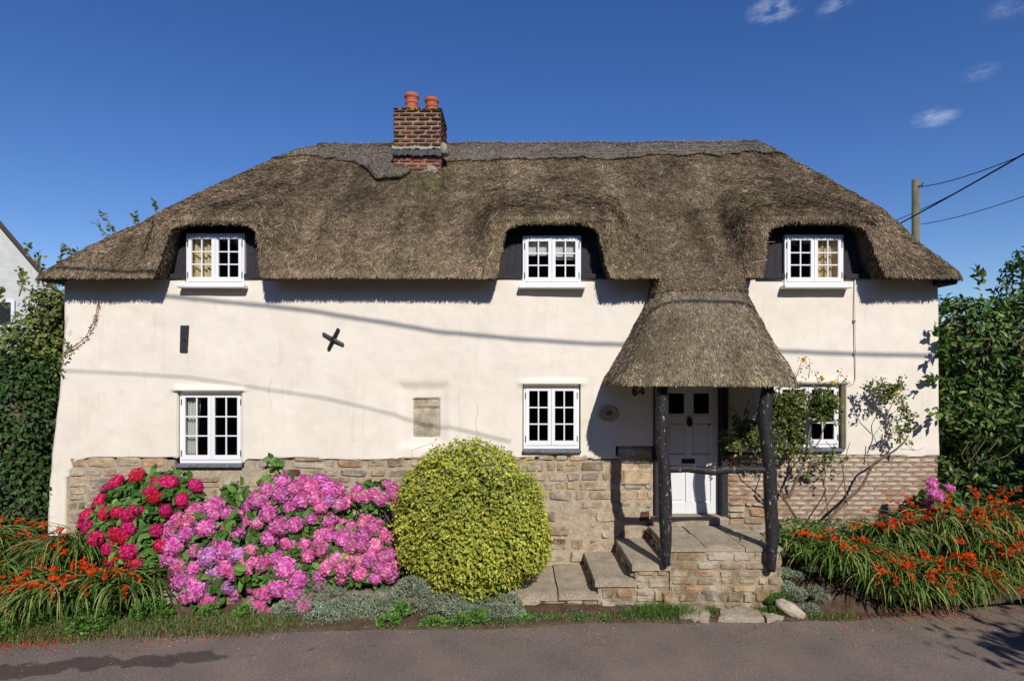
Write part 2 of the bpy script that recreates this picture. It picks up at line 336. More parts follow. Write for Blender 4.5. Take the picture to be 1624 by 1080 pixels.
for i in range(len(xs)):
    j = np.searchsorted(zs, zbx[i])
    if 0 < j < len(zs): Zm[i, j-1] = zbx[i]; 
jb = np.array([max(0, np.searchsorted(zs, v)-1) for v in zbx])
cx = (xs[:-1]+xs[1:])/2; cz = (zs[:-1]+zs[1:])/2
CXg, CZg = np.meshgrid(cx, cz, indexing='ij')
mask = np.arange(len(cz))[None] >= np.maximum(jb[:-1], jb[1:])[:, None]
for a, b, c, d in OPEN: mask &= ~((CXg > a) & (CXg < b) & (CZg > c) & (CZg < d))
def wall_y(x, z):
    p = np.stack([x*.8, z*.8, z*0], -1); y = .03*fbm(p)+.006*fbm(p*6)
    near = 0
    for a, b, c, d in OPEN[3:6]: near = np.maximum(near, np.clip(1-np.maximum(np.maximum(a-x, x-b), np.maximum(c-z, z-d))/.3, 0, 1))
    return y*(1-near)-.01
Yw = wall_y(X, Zm)
# slightly lumpy drip ledge in the render above the lower windows, dished recess round the old niche
for a, b, c, d in OPEN[3:6]:
    Yw -= .045*sm(d+.09, d+.01, Zm)*(Zm >= d-.01)*sm(.10, 0, np.maximum(np.maximum(a-X, X-b), 0))
nd = np.maximum(np.maximum(-1.62-X, X+1.08), np.maximum(1.88-Zm, Zm-2.62))
Yw += .045*sm(.16, 0, nd)
Xw = X-.25*sm(3.6, .8, Zm)*sm(-5.6, -6.75, X)+.03*sm(2.2, 1.2, Zm)*sm(5.5, 6.43, X)
Xw = np.where(np.abs(X+6.75) < 1e-6, Xw+.02*fbm(np.stack([Zm*2, Zm*0, Zm*0], -1)), Xw)
mb = MB(); mb.grid(np.stack([Xw, Yw, Zm], -1), mask=mask)
o = mb.build('front_wall', M['render_cream'], house, smooth=True)
sd = o.modifiers.new('thickness', 'SOLIDIFY'); sd.thickness = .15; sd.offset = -1
mb = MB(); mb.box((6.30, .16, -.3), (6.44, 4.8, 4.36)); mb.box((-6.74, .16, -.3), (-6.60, 4.8, 4.36)); mb.box((-6.74, 4.8, -.3), (6.44, 4.95, 4.36))
mb.build('side_wall', M['render_cream'], house)
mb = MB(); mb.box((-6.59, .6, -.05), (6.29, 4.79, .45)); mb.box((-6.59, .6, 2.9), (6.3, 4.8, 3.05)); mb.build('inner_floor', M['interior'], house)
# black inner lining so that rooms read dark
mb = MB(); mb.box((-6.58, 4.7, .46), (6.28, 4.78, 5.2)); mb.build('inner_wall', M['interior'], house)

# ---- masonry
def stone(mb, quad, depth, org, N_, nx=8, ny=7, rough=.012, c=(1, 1, 1), back=.03, p=9):
    """quad: 4 uv corners -> 3D via org(u,v); N_ outward"""
    a, b, c_, d = [np.array(q, float) for q in quad]
    s = np.linspace(-1, 1, nx); t = np.linspace(-1, 1, ny)
    S, T = np.meshgrid(s, t, indexing='ij')
    Sr = S*(1-.035*np.abs(T)**3); Tr = T*(1-.05*np.abs(S)**3)
    u = (Sr+1)/2; v = (Tr+1)/2
    uv = ((1-u)*(1-v))[..., None]*a+(u*(1-v))[..., None]*b+(u*v)[..., None]*c_+((1-u)*v)[..., None]*d
    seed = rng.random(3)*50
    uv = uv+.006*(np.stack([fbm(np.stack([S*2+seed[0], T*2, S*0], -1), 2), fbm(np.stack([S*2, T*2+seed[1], S*0], -1), 2)], -1))
    h = depth*((1-np.abs(S)**p)*(1-np.abs(T)**p))**.6-back*((np.abs(S) > .999) | (np.abs(T) > .999))+rough*fbm(np.stack([uv[..., 0]*14+seed[2], uv[..., 1]*14, S*0], -1), 3)
    P = org(uv[..., 0], uv[..., 1])+np.array(N_)*h[..., None]
    mb.grid(P, c=c)
STC = np.array([(.42, .34, .24), (.46, .385, .28), (.37, .315, .24), (.34, .305, .26), (.48, .37, .24), (.40, .36, .30), (.30, .235, .165), (.38, .30, .20), (.47, .43, .35), (.50, .33, .21)])*np.array([1.0, .95, .90])
def rubble(mb, u0, u1, v0, v1, org, N_, hr=(.10, .22), lr=(.16, .48), depth=.03, pal=STC, gap=.007, top=None, dark=.05, jit=.022, rough=.016):
    v = v0; rows = []
    while v < v1-.03:
        h = random.uniform(*hr)
        if v+h > v1-.05: h = v1-v
        rows.append((v, v+h)); v += h
    for k, (a, b) in enumerate(rows):
        u = u0+random.uniform(-.2, 0); 
        while u < u1:
            L_ = random.uniform(*lr)*(1 if random.random() > .2 else .5); ua, ub = max(u, u0), min(u+L_, u1); u += L_
            if ub-ua < .05: continue
            segs = [(a, b)] if (b-a < .15 or random.random() > .3) else [(a, a+(b-a)*.5), (a+(b-a)*.5, b)]
            for (va, vb) in segs:
                if top is not None and va > top((ua+ub)/2)-.02: continue
                j = lambda: random.uniform(-jit, jit)*.85
                g_ = gap*random.uniform(.5, 1.4)
                q = [(ua+g_+j(), va+g_+j()), (ub-g_+j(), va+g_+j()), (ub-g_+j(), vb-g_+j()), (ua+g_+j(), vb-g_+j())]
                c = pal[random.randrange(len(pal))]*random.uniform(.8, 1.15)
                if random.random() < dark: c = np.array([.10, .055, .035])*random.uniform(.8, 1.6)
                stone(mb, q, depth*random.uniform(.4, 1.25), org, N_, c=c, rough=rough)
def front_org(y0, lean=0.0):
    return lambda u, v: np.stack([u, y0+lean*v+0*u, v], -1)
mb = MB(); rubble(mb, -6.72, 0.2, .3, 1.64, front_org(.010), (0, -1, 0), hr=(.12, .26), lr=(.2, .6), depth=.020, top=lambda u: 1.30 if -5.3 < u < -3.85 else 2, pal=STC*np.array([.92, .93, .97]))
rubble(mb, .2, 2.14, .95, 1.66, front_org(.008), (0, -1, 0), hr=(.1, .2), depth=.02)
rubble(mb, -.4, 2.14, -.2, .95, front_org(.0, .03), (0, -1, 0), hr=(.14, .24), lr=(.2, .55), depth=.05, pal=STC*np.array([.8, .76, .7]), rough=.025)
stone(mb, [(1.6, 1.5), (2.14, 1.49), (2.14, 1.79), (1.6, 1.79)], .03, front_org(-.0), (0, -1, 0), c=(.33, .26, .18))
stone(mb, [(1.62, 1.17), (2.14, 1.17), (2.14, 1.47), (1.62, 1.47)], .035, front_org(-.005), (0, -1, 0), c=(.5, .38, .25))
# old stone showing in the niche
for k, (za, zb_) in enumerate([(1.89, 2.355), (2.358, 2.54)]):
    stone(mb, [(-1.54, za), (-1.06, za), (-1.06, zb_), (-1.54, zb_)], .01, front_org(.065), (0, -1, 0), nx=8, rough=.006, c=np.array((.42, .365, .285))*(1+.06*k), back=.006)
mb.build('stone_plinth', M['stone'], house)
mb = MB(); mb.box((-6.74, .014, -.3), (-5.1, .14, 1.57)); mb.box((-5.1, .014, -.3), (-4.05, .14, 1.45)); mb.box((-4.05, .014, -.3), (.2, .14, 1.57)); mb.box((.2, .012, -.3), (2.14, .14, 1.57)); mb.box((-.4, -.015, -.3), (2.02, .01, .93)); mb.box((-1.56, .08, 1.8), (-1.04, .14, 2.55))
mb.build('mortar_bed', M['mortar'], house)
mb = MB(); mb.box((3.25, .008, -.3), (6.40, .14, 1.63)); mb.build('brick_mortar_bed', M['brick_mortar'], house)
BRC = np.array([(.34, .15, .085), (.38, .18, .105), (.29, .13, .08), (.42, .24, .14), (.24, .105, .07), (.38, .22, .14)])
def bricks(mb, u0, u1, v0, v1, org, N_, L_=.225, H=.072, pal=BRC, wash=None, gap=.006, depth=.008, jit=.003, header_every=0):
    v = v0; r = 0
    while v < v1-.02:
        u = u0-(L_*.5 if r % 2 else 0)-random.uniform(0, .02)
        while u < u1:
            ua, ub = max(u, u0), min(u+L_, u1); u += L_
            if ub-ua < .03: continue
            j = lambda: random.uniform(-jit, jit)
            va, vb = v+gap, min(v+H-gap, v1)
            c = pal[random.randrange(len(pal))]*random.uniform(.75, 1.15)
            if wash is not None:
                k = wash((ua+ub)/2, v); c = c*(1-k)+np.array([.56, .47, .39])*random.uniform(.85, 1.1)*k
            stone(mb, [(ua+gap+j(), va+j()), (ub-gap+j(), va+j()), (ub-gap+j(), vb+j()), (ua+gap+j(), vb+j())], depth, org, N_, nx=5, ny=4, rough=.004, c=c, back=.012, p=8)
        v += H; r += 1
def wash(u, v):
    k = .35+.5*float(fbm(np.array([u*1.7, v*3.2, 1.])))+.75*float(sm(.95, 1.4, v))+random.uniform(-.2, .2)-1.2*float(sm(3.75, 3.3, u)); 
    if u > 6.1: k *= .3
    return min(.92, max(0, k))
mb = MB(); bricks(mb, 3.25, 6.44, .95, 1.66, front_org(.0), (0, -1, 0), wash=wash, jit=.006)
bricks(mb, 3.8, 6.44, .3, .95, front_org(.0), (0, -1, 0), wash=wash, jit=.006)
bricks(mb, .0, .6, .3, 1.66, lambda u, v: np.stack([6.43+0*u, u, v], -1), (1, 0, 0))
mb.build('brick_plinth', M['brick_limed'], house)
mb = MB(); rubble(mb, 3.25, 3.85, .3, .95, front_org(.0), (0, -1, 0), hr=(.1, .18)); mb.build('stone_footing', M['stone'], house)

# ---- windows
def window(x0, x1, z0, z1, yf, sill, hinge=True):
    """outer frame rectangle; two casements, each 2 x 3 panes"""
    fr_ = MB(); t = .032; d = .07
    fr_.box((x0, yf, z0), (x0+t, yf+d, z1), bev=.004); fr_.box((x1-t, yf, z0), (x1, yf+d, z1), bev=.004)
    fr_.box((x0+t, yf+.001, z1-t), (x1-t, yf+d, z1), bev=.004); fr_.box((x0+t, yf+.001, z0), (x1-t, yf+d, z0+.05), bev=.004)
    wo = fr_.build('window', M['white_paint'], house)
    xm = (x0+x1)/2
    for (a, b, hs) in ((x0+t+.002, xm-.002, -1), (xm+.002, x1-t-.002, 1)):
        c = MB(); st = .052; yc = yf-.012; zc0, zc1 = z0+.053, z1-t-.003
        c.box((a, yc, zc0), (a+st, yc+.045, zc1), bev=.004); c.box((b-st, yc, zc0), (b, yc+.045, zc1), bev=.004)
        c.box((a+st, yc+.001, zc1-st), (b-st, yc+.045, zc1), bev=.003); c.box((a+st, yc+.001, zc0), (b-st, yc+.045, zc0+.07), bev=.003)
        gx0, gx1, gz0, gz1 = a+st, b-st, zc0+.07, zc1-st
        c.box(((gx0+gx1)/2-.010, yc+.006, gz0), ((gx0+gx1)/2+.010, yc+.036, gz1), bev=.003)
        for k in (1, 2):
            zz_ = gz0+(gz1-gz0)*k/3
            c.box((gx0, yc+.008, zz_-.010), ((gx0+gx1)/2-.010, yc+.034, zz_+.010), bev=.003); c.box(((gx0+gx1)/2+.010, yc+.008, zz_-.010), (gx1, yc+.034, zz_+.010), bev=.003)
        c.build('casement', M['white_paint'], wo)
        p = MB(); P_ = np.zeros((9, 9, 3)); a_, b_ = np.meshgrid(np.linspace(gx0-.004, gx1+.004, 9), np.linspace(gz0-.004, gz1+.004, 9), indexing='ij')
        P_[..., 0] = a_; P_[..., 2] = b_; P_[..., 1] = yc+.02+.0008*fbm(P_*9); p.grid(P_); p.build('pane', M['glass'], wo, smooth=True)
        if hinge:
            hx = a-.004 if hs < 0 else b+.004
            for hz in (zc0+.10, zc1-.12):
                h = MB(); h.box((hx-.006, yc-.008, hz-.045), (hx+.006, yc+.004, hz+.045), bev=.002); h.build('hinge', M['iron'], wo)
    s = MB()
    if sill == 'white':
        s.box((x0-.06, yf-.14, z0-.055), (x1+.06, yf+.06, z0-.004), bev=.008); s.build('sill', M['white_paint'], wo)
    else:
        s.box((x0-.02, yf-.12, z0-.055), (x1+.02, yf+.05, z0-.003), bev=.012); s.build('sill', M['slate'], wo)
    return wo
WU1 = window(-4.905, -4.03, 4.205, 4.985, -.03, 'white')
WU2 = window(.162, 1.038, 4.20, 4.95, -.03, 'white')
WU3 = window(4.105, 4.99, 4.20, 4.965, -.03, 'white')
WL1 = window(-5.05, -4.09, 1.515, 2.60, .06, 'slate')
WL2 = window(.175, 1.02, 1.735, 2.70, .05, 'slate')
WL3 = window(4.02, 4.97, 1.755, 2.72, .05, 'slate')
# plaster reveal on the right of the lower right window is bare wood
mb = MB(); mb.box((4.972, -.01, 1.76), (5.036, .05, 2.72), c=(1, 1, 1), bev=.004); mb.build('window_jamb', M['pole_wood'], house)
# ---- black boarding of the dormers
def dormer_boards(xl0, xl1, xr1, xr0, z0, z1, wx0, wx1, wz1):
    m_ = MB(); y = .035
    def panel(p):  # p: list of (x,z) quads
        V = [(x, y, z) for x, z in p]+[(x, y+.04, z) for x, z in p]
        m_.add(V, f4=[(0, 1, 2, 3), (7, 6, 5, 4), (0, 4, 5, 1), (1, 5, 6, 2), (2, 6, 7, 3), (3, 7, 4, 0)])
    n_ = 3
    for k in range(n_):
        a, b = k/n_, (k+1)/n_-.01
        panel([(xl0+(wx0-xl0)*a, z0), (xl0+(wx0-xl0)*b, z0), (xl1+(wx0-xl1)*b, z1), (xl1+(wx0-xl1)*a, z1)])
        panel([(wx1+(xr0-wx1)*a, z0), (wx1+(xr0-wx1)*b, z0), (wx1+(xr1-wx1)*b, z1), (wx1+(xr1-wx1)*a, z1)])
    m_.box((wx0, y, wz1), (wx1, y+.04, z1))
    m_.box((xl0-.05, -.06, z0-.075), (wx0-.004, .034, z0-.002), bev=.005); m_.box((wx1+.004, -.06, z0-.075), (xr0+.1, .034, z0-.002), bev=.005)
    m_.build('dormer_boards', M['black_board'], house)
dormer_boards(-5.22, -5.02, -3.72, -3.6, 4.375, 5.3, -4.905, -4.03, 4.988)
dormer_boards(-.2, -.02, 1.33, 1.5, 4.375, 5.3, .162, 1.038, 4.953)
dormer_boards(3.74, 3.9, 5.32, 5.45, 4.375, 5.3, 4.105, 4.99, 4.968)
mb = MB(); mb.box((6.35, -.18, 4.20), (6.60, .3, 4.33), bev=.01); mb.box((-7.0, -.10, 4.27), (-6.7, .3, 4.34), bev=.01)
mb.build('wall_plate', M['black_board'], house)

# ================================================================== THATCH
def curve(zs, vs, sig=.12):
    g = np.linspace(zs[0]-.5, zs[-1]+.5, 1200); v = np.interp(g, zs, vs); k = np.exp(-.5*(np.arange(-300, 301)*(g[1]-g[0])/sig)**2); k /= k.sum()
    vp = np.pad(v, 300, mode='edge'); return lambda z: np.interp(z, g, np.convolve(vp, k, 'valid'))
fyF = curve([4.25, 4.6, 5.0, 5.5, 6.0, 6.5, 6.95, 7.15, 7.27, 7.36], [-.43, -.20, .13, .55, 1.0, 1.46, 1.88, 2.08, 2.25, 2.4], .07)
fxL = curve([4.25, 4.38, 4.85, 5.45, 6.16, 6.62, 7.06, 7.2, 7.29], [-7.06, -6.98, -6.80, -6.20, -5.56, -4.98, -4.05, -3.65, -3.35], .07)
fxR = curve([4.25, 4.38, 4.85, 5.2, 5.79, 6.6, 7.06, 7.34, 7.4], [6.67, 6.64, 6.64, 6.56, 6.28, 5.62, 5.00, 4.52, 4.3], .07)
def ztop(s): return 7.22+.065*s
DORM = [(-5.18, -4.99, -3.76, -3.58, 5.11), (-.24, -.08, 1.24, 1.44, 5.11), (3.58, 3.76, 5.16, 5.42, 5.11)]
def eave(x):
    e = 4.285+.012*fbm(np.stack([x*2, x*0, x*0], -1))
    for a, b, c, d, zt in DORM:
        r = sm(a, b, x)*sm(d, c, x); arch = zt-.10*np.clip(np.abs((x-(b+c)/2)/((c-b)/2)), 0, 1.3)**5
        e = e+(arch-e)*r
    return e
def bulge(x, z):
    B = 0
    for a, b, c, d, zt in DORM:
        px_ = sm(a-.42, a-.02, x)*sm(d+.42, d+.02, x)
        lowp = np.maximum(0, fyF(z)+.43-.13*(z-4.29)/.74)
        at = fyF(zt)+.43-.13
        up = at*np.clip(1-(z-zt)/1.25, 0, 1)**1.6*(1+.35*np.clip((z-zt)/.25, 0, 1)*np.clip(1-(z-zt)/.9, 0, 1))
        B = np.maximum(B, px_*np.where(z < zt, lowp, up))
    return B
def lumps(P): return .045*fbm(P*np.array([1.3, 1.3, 1.6]))+.022*fbm(P*5.0, 3)+.012*fbm(P*np.array([16., 9, 9]), 2)
# loop parameterisation
nF, nC, nS, nB, nV = 620, 26, 60, 40, 170
kind = np.concatenate([np.full(nF, 0), np.full(nC, 1), np.full(nS, 2), np.full(nC, 3), np.full(nB, 4), np.full(nC, 5), np.full(nS, 6), np.full(nC, 7), [0]])
sv = np.concatenate([np.linspace(0, 1, nF, False), np.linspace(0, 1, nC, False), np.linspace(0, 1, nS, False), np.linspace(0, 1, nC, False), np.linspace(0, 1, nB, False), np.linspace(0, 1, nC, False), np.linspace(0, 1, nS, False), np.linspace(0, 1, nC, False), [0]])
def roof_points(kind, sv, zfun, extra=0.0):
    """zfun(x_eave (n,)) -> z (n, nv)"""
    xe = np.where(kind == 0, -6.7+sv*13.0, np.where((kind >= 1) & (kind <= 3), 9, -9))
    z = zfun(xe, kind)
    zt = 7.22+.065*np.where(kind == 0, sv, np.where((kind >= 1) & (kind <= 3), 1, np.where(kind == 4, 1-sv, 0)))[:, None]
    zq = 4.25+(z-4.25)*(7.37-4.25)/(zt-4.25)
    yF = fyF(np.minimum(zq, 7.36)); yF = np.minimum(yF, 2.4); yB = 4.8-yF; xL = fxL(z); xR = fxR(z)
    r = np.minimum(.35+.5*sm(4.3, 5, z), (yB-yF)/2*.97+.0001)
    k = kind[:, None]; s = sv[:, None]; th = s*np.pi/2
    xa, xb, ya, yb_ = xL+r, xR-r, yF+r, yB-r
    x0_, x1_ = -6.70, 6.30; xe_ = x0_+(x1_-x0_)*s; dl, dr = xa-x0_, x1_-xb
    xfront = xe_+dl*np.clip(1-(xe_-x0_)/np.maximum(1.4*np.abs(dl), .02), 0, 1)-dr*np.clip(1-(x1_-xe_)/np.maximum(1.4*np.abs(dr), .02), 0, 1)
    xfront = np.where(s <= 0, xa, np.minimum(np.maximum(xfront, xa), xb))
    X = np.select([k == 0, k == 1, k == 2, k == 3, k == 4, k == 5, k == 6, k == 7],
                  [xfront, xb+r*np.sin(th), xR, xb+r*np.cos(th), xb+(xa-xb)*s, xa-r*np.sin(th), xL, xa-r*np.cos(th)])
    Y = np.select([k == 0, k == 1, k == 2, k == 3, k == 4, k == 5, k == 6, k == 7],
                  [yF, ya-r*np.cos(th), ya+(yb_-ya)*s, yb_+r*np.sin(th), yB, yb_+r*np.cos(th), yb_+(ya-yb_)*s, ya-r*np.sin(th)])
    X = X+0*z; Y = Y+0*z
    Y = Y-np.where(k == 0, bulge(X, z), 0)
    P = np.stack([X, Y, z], -1)
    return P
def normals(P):
    du = np.gradient(P, axis=0); dv = np.gradient(P, axis=1); n_ = np.cross(du, dv); return n_/(np.linalg.norm(n_, axis=-1, keepdims=True)+1e-9)
v = np.linspace(0, 1, nV)
def zmain(xe, kind):
    e = np.where(kind == 0, eave(xe), 4.285); s = np.where(kind == 0, (xe+6.7)/13.0, np.where((kind >= 1) & (kind <= 3), 1, 0))
    return e[:, None]+(ztop(s)-e)[:, None]*v[None]
Pm = roof_points(kind, sv, zmain)
Nm = normals(Pm)
Pm = Pm+Nm*(lumps(Pm)*np.minimum(1, v*8+.25)[None])[..., None]
PAL_T = np.array([(.27, .205, .14), (.22, .165, .11), (.17, .125, .085), (.33, .265, .185), (.12, .09, .06), (.19, .165, .105), (.25, .175, .115), (.15, .125, .08)])*np.array([1.14, 1.09, 1.07])
PAL_R = np.array([(.27, .23, .19), (.20, .17, .145), (.16, .135, .12), (.36, .31, .26), (.09, .08, .075), (.25, .20, .14), (.22, .165, .11), (.17, .125, .085), (.27, .205, .14)])*np.array([.90, .86, .82])
PAL_P = np.array([(.30, .235, .17), (.25, .195, .14), (.36, .29, .21), (.19, .145, .105), (.24, .18, .14), (.36, .29, .22), (.17, .125, .09), (.14, .11, .08)])*.98
def pcol(P, pal, n_):
    c = pal[rng.integers(0, len(pal), n_)]*rng.uniform(.65, 1.3, (n_, 1))
    a = fbm(P*.9+3, 3)[:, None]; b = fbm(P*3.1+9, 3)[:, None]; d = fbm(P*.7+31, 2)[:, None]; h = fbm(P*17, 3)[:, None]
    st = fbm(np.stack([P[:, 0]*4.5, P[:, 2]*.8, P[:, 0]*0+2], -1), 3)[:, None]
    c = c*(1+.5*a+.4*b+.45*st)*np.clip(1+.8*h, .4, 1.7)
    moss = np.clip(d*2.2, 0, 1); c = c*(1-moss*.5)+c*np.array([.78, .88, .6])*moss*.5
    return np.clip(c, .01, .8)
def blades(mb, P, n_, ln, wd, pal, lift=(.02, .12), spread=.5, sel=None, out=0.0, down=None):
    """scatter straw blades over grid P (u, v up)"""
    A = P[:-1, :-1]; B = P[1:, :-1]; C_ = P[1:, 1:]; D = P[:-1, 1:]
    ar = np.linalg.norm(np.cross(B-A, D-A), axis=-1)
    if sel is not None: ar = ar*sel
    pr = ar.ravel()/ar.sum(); idx = rng.choice(len(pr), n_, p=pr); i, j = np.unravel_index(idx, ar.shape)
    a, b = rng.random((n_, 1)), rng.random((n_, 1))
    p = A[i, j]*(1-a)*(1-b)+B[i, j]*a*(1-b)+C_[i, j]*a*b+D[i, j]*(1-a)*b
    dn = (A[i, j]-D[i, j]); 
    if down is not None: dn = down(p, dn)
    dn /= np.linalg.norm(dn, axis=1, keepdims=True)+1e-9
    N_ = normals(P)[i, j]; T = np.cross(N_, dn); T /= np.linalg.norm(T, axis=1, keepdims=True)+1e-9; dn = np.cross(T, N_)
    an = rng.normal(0, spread, (n_, 1)); d = dn*np.cos(an)+T*np.sin(an); t = -dn*np.sin(an)+T*np.cos(an)
    li = rng.uniform(lift[0], lift[1], (n_, 1)); d = d+N_*li; d /= np.linalg.norm(d, axis=1, keepdims=True)
    L_ = rng.uniform(ln[0], ln[1], (n_, 1)); w_ = rng.uniform(wd[0], wd[1], (n_, 1))
    base = p-d*L_*.45-N_*.006+N_*out; tip = p+d*L_*.55+N_*(.002+out)
    tw = t+N_*rng.normal(0, .5, (n_, 1)); tw /= np.linalg.norm(tw, axis=1, keepdims=True)
    V = np.stack([base-tw*w_/2, base+tw*w_/2, tip+tw*w_*.35, tip-tw*w_*.35], 1).reshape(-1, 3)
    c = np.repeat(pcol(p, pal, n_), 4, 0)
    mb.add(V, f4=np.arange(n_*4).reshape(-1, 4), c=c)
roof = MB()
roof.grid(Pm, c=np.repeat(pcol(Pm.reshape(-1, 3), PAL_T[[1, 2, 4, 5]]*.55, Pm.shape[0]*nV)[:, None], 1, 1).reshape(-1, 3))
# rim: from the cut edge back to the wall
rim = np.stack([Pm[:, 0]+np.array([0, 0, -.0]), Pm[:, 0]+np.array([0, 0, -.035]), Pm[:, 0]+np.array([0, 0, -.04])], 1)
cxm = np.array([0, 2.4])
for k in range(len(kind)):
    p = rim[k, 0].copy()
    if kind[k] == 0:
        tx = p[0]
        for a, b, c, d, zt in DORM:
            if a-.03 < p[0] < d+.03: tx = p[0]+np.interp(p[0], [a, b, c, d], [-.02, 0.0, 0.0, 0.0])
        rim[k, 2] = (tx, .07, p[2]+.02); rim[k, 1] = (p[0], p[1]+.05, p[2]-.03)
    else:
        dirn = np.array([np.clip(p[0], -6.4, 6.0), np.clip(p[1], .5, 4.4)])-p[:2]; dirn /= np.linalg.norm(dirn)+1e-9
        rim[k, 1] = (p[0]+dirn[0]*.04, p[1]+dirn[1]*.04, p[2]-.02); rim[k, 2] = (p[0]+dirn[0]*.62, p[1]+dirn[1]*.62, p[2]+.03)
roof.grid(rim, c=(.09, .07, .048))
front = (np.isin(kind[:-1], [0, 1, 7]) | ((kind[:-1] == 2) & (sv[:-1] < .5)) | ((kind[:-1] == 6) & (sv[:-1] > .5)))[:, None]*np.ones((1, nV-1))
NB = 235000
blades(roof, Pm, NB, (.05, .12), (.006, .012), PAL_T, sel=front, spread=.30, lift=(.04, .30))
blades(roof, Pm, 1500, (.12, .24), (.006, .010), PAL_T*1.3, sel=front, spread=.8, lift=(.02, .12), out=.01)
# eave fringe, and bristles in the cut edges
e0 = front.copy(); e0[:, 5:] = 0
blades(roof, Pm, 16000, (.06, .13), (.006, .012), PAL_T*.9, sel=e0, spread=.30, lift=(-.05, .05))
re = np.stack([rim[:, 2], rim[:, 1]], 1)
Pr = np.stack([rim[:, 2]*(1-t_)+rim[:, 1]*t_ for t_ in (.45, .7, 1.0)], 1)
# cheeks need length along u too, so weight by area
sel = np.zeros((len(kind)-1, 2)); 
for a, b, c, d, zt in DORM:
    xe = -6.7+sv[:-1]*13.0; sel[((kind[:-1] == 0) & (xe > a-.15) & (xe < d+.15))] = 1
blades(roof, Pr, 9000, (.05, .12), (.006, .012), PAL_T*.8, sel=sel, spread=.5, lift=(.1, .5), down=lambda p, d: np.tile([0., -.6, -1], (len(p), 1)))
# ---- apron that runs down over the porch
PX = 2.60
def porch_grid(zlist, af, bf, n=150, pw=4.6, lump=.02):
    th = np.linspace(0, np.pi, n); P = np.zeros((n, len(zlist), 3))
    c, s = np.cos(th), np.sin(th)
    for j, z in enumerate(zlist):
        P[:, j, 0] = PX+.10*(z-2.76)-af(z)*np.sign(c)*np.abs(c)**(2/pw); P[:, j, 1] = .06-(bf(z)+.06)*np.abs(s)**(2/pw); P[:, j, 2] = z
    N_ = normals(P); return P+N_*(lump*fbm(P*3)+.012*fbm(P*9, 2))[..., None]
fa = curve([2.76, 3.1, 3.4, 3.75, 4.0, 4.2, 4.45, 4.8], [1.24, 1.07, .93, .78, .68, .64, .70, .90], .06)
fb = curve([2.76, 3.1, 3.4, 3.75, 4.0, 4.25, 4.5, 4.7, 5.0], [1.60, 1.34, 1.12, .87, .71, .54, .33, .05, -.35], .05)
za = np.linspace(4.06, 5.0, 38)
Pa = porch_grid(za, lambda z: fa(z)+.012*float(sm(4.3, 4.06, z)), lambda z: fb(z)+.018*float(sm(4.3, 4.06, z)))
roof.grid(Pa, c=(.13, .10, .068))
blades(roof, Pa, 9500, (.04, .11), (.008, .016), PAL_T, spread=.4, lift=(.05, .38))
ea = np.zeros((149, 37)); ea[:, :3] = 1; blades(roof, Pa, 900, (.05, .10), (.006, .011), PAL_T*.9, sel=ea, spread=.25, lift=(-.1, .1))
roofo = roof.build('roof', M['thatch'], house)
# ---- porch thatch
zp = np.linspace(2.76, 4.2, 60)
Pp = porch_grid(zp, fa, fb, n=190)
pr = MB(); pr.grid(Pp, c=(.17, .13, .09))
# cut edge: thick, then flat underside
b0 = Pp[:, 0]; cen = np.array([PX, -.7, 0])
ins = lambda k, dz: np.stack([PX+(b0[:, 0]-PX)*k, np.minimum(.06, -.0+(b0[:, 1])*k), b0[:, 2]+dz], -1)
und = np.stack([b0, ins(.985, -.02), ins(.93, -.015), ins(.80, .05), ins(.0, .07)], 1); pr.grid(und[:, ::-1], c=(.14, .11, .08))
blades(pr, Pp, 30000, (.05, .13), (.007, .014), PAL_P, spread=.16, lift=(.02, .16))
ep = np.zeros((189, 59)); ep[:, :2] = 1; blades(pr, Pp, 6500, (.05, .10), (.006, .011), PAL_P, sel=ep, spread=.15, lift=(-.15, .0))
pr.build('porch_roof', M['thatch'], house)
# ---- ridge cap
def zcap(xe, kind):
    x = np.where(kind == 0, xe, xe)     # approximate x near the ridge
    lo = np.interp(x, [-5, -4.2, -3.3, -2.85, -2.55, -2.3, -1.9, -1.7, -1.5, -1.2, -.9, 0, 2, 4, 5], [6.84, 6.76, 6.74, 6.68, 6.45, 6.20, 6.20, 6.55, 6.7, 6.66, 6.66, 6.70, 6.78, 6.86, 6.9])
    lo = np.where(kind == 0, lo, np.where(kind < 4, 6.90, 6.84)); lo = lo+.09*fbm(np.stack([x*2.6, x*0, x*0+5], -1))
    s = np.where(kind == 0, (xe+6.7)/13.0, np.where((kind >= 1) & (kind <= 3), 1, 0))
    return lo[:, None]+(ztop(s)-lo)[:, None]*np.linspace(0, 1, 30)[None]
Pc = roof_points(kind, sv, zcap); Nc = normals(Pc); Nc[:, -1] = Nc[:, -2]
Pc = Pc+Nc*(.028+1.1*lumps(Pc)+.05*sm(-1.6, -1.9, Pc[..., 0])*sm(-2.9, -2.4, Pc[..., 0])*sm(6.75, 6.5, Pc[..., 2]))[..., None]; Pc[..., 2] += .0
cap = MB(); cap.grid(Pc, c=(.15, .135, .12))
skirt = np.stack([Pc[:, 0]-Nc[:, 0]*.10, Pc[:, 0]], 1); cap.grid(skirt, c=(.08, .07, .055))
frc = (np.isin(kind[:-1], [0, 1, 7, 2, 6]))[:, None]*np.ones((1, 29))
blades(cap, Pc, 22000, (.04, .10), (.007, .013), PAL_R, sel=frc, spread=1.0, lift=(.05, .35))
ec = frc.copy(); ec[:, 2:] = 0; blades(cap, Pc, 5000, (.05, .10), (.006, .010), PAL_T*.7, sel=ec, spread=.4, lift=(-.1, .1))
et = frc.copy(); et[:, :-3] = 0; blades(cap, Pc, 2500, (.05, .11), (.005, .009), PAL_R, sel=et, spread=1.2, lift=(.2, .8))
cap.build('ridge_cap', M['thatch'], roofo)
